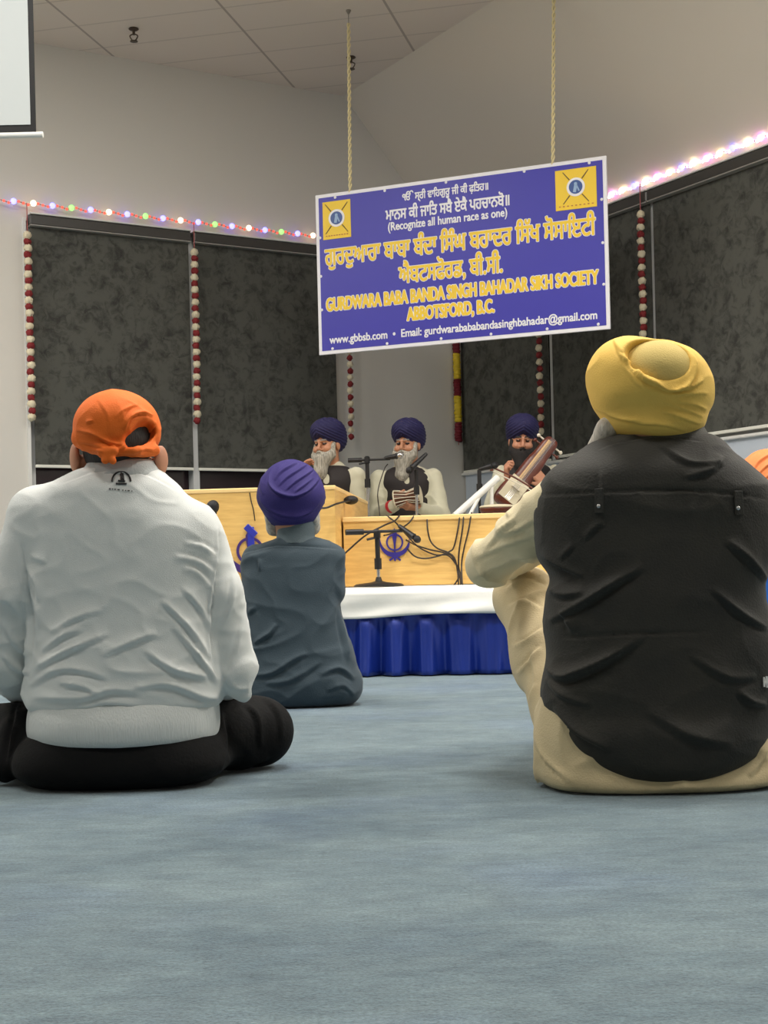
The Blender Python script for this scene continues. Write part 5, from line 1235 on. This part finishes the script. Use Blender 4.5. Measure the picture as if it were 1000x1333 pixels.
# bowed instrument held diagonally
ya = 9.1
b0 = W(655, 655, ya); b1 = W(722, 570, ya+.12); ax = (b1-b0).normalized(); L_ = (b1-b0).length
sidev = ax.cross(Vector((0, -1, 0))).normalized(); fr = sidev.cross(ax).normalized()
if fr.y > 0: fr = -fr
RI = Matrix((sidev, -fr, ax)).transposed()
inst = empty('bowed_instrument', b0, 'reddish-brown bowed wooden instrument held diagonally by the right musician', 'musical instrument')
m_rw = mat('red_wood', (104, 46, 28), .35, rgb2=(80, 34, 22), vscale=12, spec=.6); m_skinp = mat('drum_skin', (214, 204, 176), .6)
f = Field(b0+Vector((-.25, -.2, -.12)), b1+Vector((.2, .2, .12)), .004)
def IP(x, y, z): return b0+RI@Vector((x, y, z))
RA = np.array(RI)
f.ell(IP(0, 0, .09), (.085, .055, .11), RI, 0.0, power=4).ell(IP(0, 0, .27), (.062, .050, .13), RI, .015, power=4).ell(IP(0, .0, .43), (.052, .040, .12), RI, .01, power=4)
f.ell(IP(.1, 0, .20), (.035, .1, .035), RI, .008, op='sub').ell(IP(-.1, 0, .20), (.035, .1, .035), RI, .008, op='sub')
solid('wooden_body', f, m_rw, inst)
MB().box(IP(0, -.054, .10), (.13, .006, .17), RI, .002).build('skin_belly', m_skinp, inst, smooth=False)
MB().box(IP(-.012, -.052, .34), (.026, .008, .34), RI, .002).build('fingerboard', mat('pale_wood', (206, 168, 118), .45), inst, smooth=False)
MB().box(IP(0, -.066, .11), (.06, .02, .008), RI, .001).build('bridge', mat('bone', (222, 214, 196), .4), inst, smooth=False)
q = MB()
for k in (-.015, -.005, .005, .015): q.tube([IP(k, -.06, .02), IP(k, -.077, .11), IP(k*.8, -.060, L_-.03)], .0014, 5)
q.build('strings', m_chrome, inst)
for k, (sd, z) in enumerate(((1, .47), (1, .51), (-1, .47), (-1, .51))):
    q = MB(); q.tube([IP(sd*.03, 0, z), IP(sd*.085, 0, z)], .006, 8).ball(IP(sd*.09, 0, z), .013, 10, 6); q.build('peg', mat('bone', (222, 214, 196), .4) if k % 2 else m_rw, inst)
bowr = empty('instrument_bow', W(641, 612, ya-.12), 'thin pale bow drawn across the wooden instrument', 'bow')
s0, s1 = W(640, 608, ya-.12), W(700, 640, ya-.12)
MB().tube(spline([s0, s0.lerp(s1, .5)+UP*.012, s1]), .006, 8).build('bow_stick', m_rw, bowr)
MB().tube([s0-UP*.022, s1-UP*.012], .004, 6).build('bow_hair', mat('bone', (222, 214, 196), .4), bowr)
MB().box(s0-UP*.01, (.02, .012, .03)).build('frog', m_rw, bowr, smooth=False)
# bowl-shaped piece lying behind the desk
bc = W(648, 661, 8.62)
bowl = empty('wooden_bowl', bc, 'low rounded red-brown wooden piece with pale rim behind the desk at the right', 'bowl')
f = Field(bc+Vector((-.15, -.12, -.09)), bc+Vector((.15, .12, .05)), .004); f.ell(bc+Vector((0, 0, 0)), (.11, .08, .07)); f.cut(bc+UP*.0, (0, 0, 1)); solid('wooden_shell', f, m_rw, bowl)
f = Field(bc+Vector((-.15, -.12, -.03)), bc+Vector((.15, .12, .05)), .004); f.ell(bc+Vector((0, 0, .006)), (.112, .083, .016)); solid('rim_cover', f, m_skinp, bowl)
bs = MB(); bs.box(Vector((bc.x, bc.y, (ZS+bc.z-.066)/2+.002)), (.20, .12, bc.z-.066-ZS-.002), bev=.01); tag(bs.build('instrument_rest', m_blk, smooth=False), 'dark block under the red-brown wooden piece', 'stand')
# ------------------------------------------------------------------ ceiling luminaires (recessed panels of the room, all above the frame)
def arealight(x, y, e, col=(1, .95, .88), sx=1.15, sy=.55):
    l = bpy.data.lights.new('ceiling_light', 'AREA'); l.shape = 'RECTANGLE'; l.size = sx; l.size_y = sy; l.energy = e; l.color = col
    o = bpy.data.objects.new('ceiling_light', l); COL.objects.link(o); o.location = (x, y, ZC-.02); o.rotation_euler = (0, 0, -math.radians(13.5)); return o
LE = 100
for (x, y, e) in [(-3.4, 1.8, .38), (-.2, 1.5, .34), (3.0, 1.2, .38), (-3.0, 4.3, 1), (.3, 4.0, 1.4), (3.6, 3.5, 1.1), (-2.6, 6.8, 1.0), (.8, 6.3, .8), (4.2, 6.0, 1.2), (-4.9, 7.4, 1.35), (3.6, 8.0, .75)]:
    arealight(x, y, LE*e)
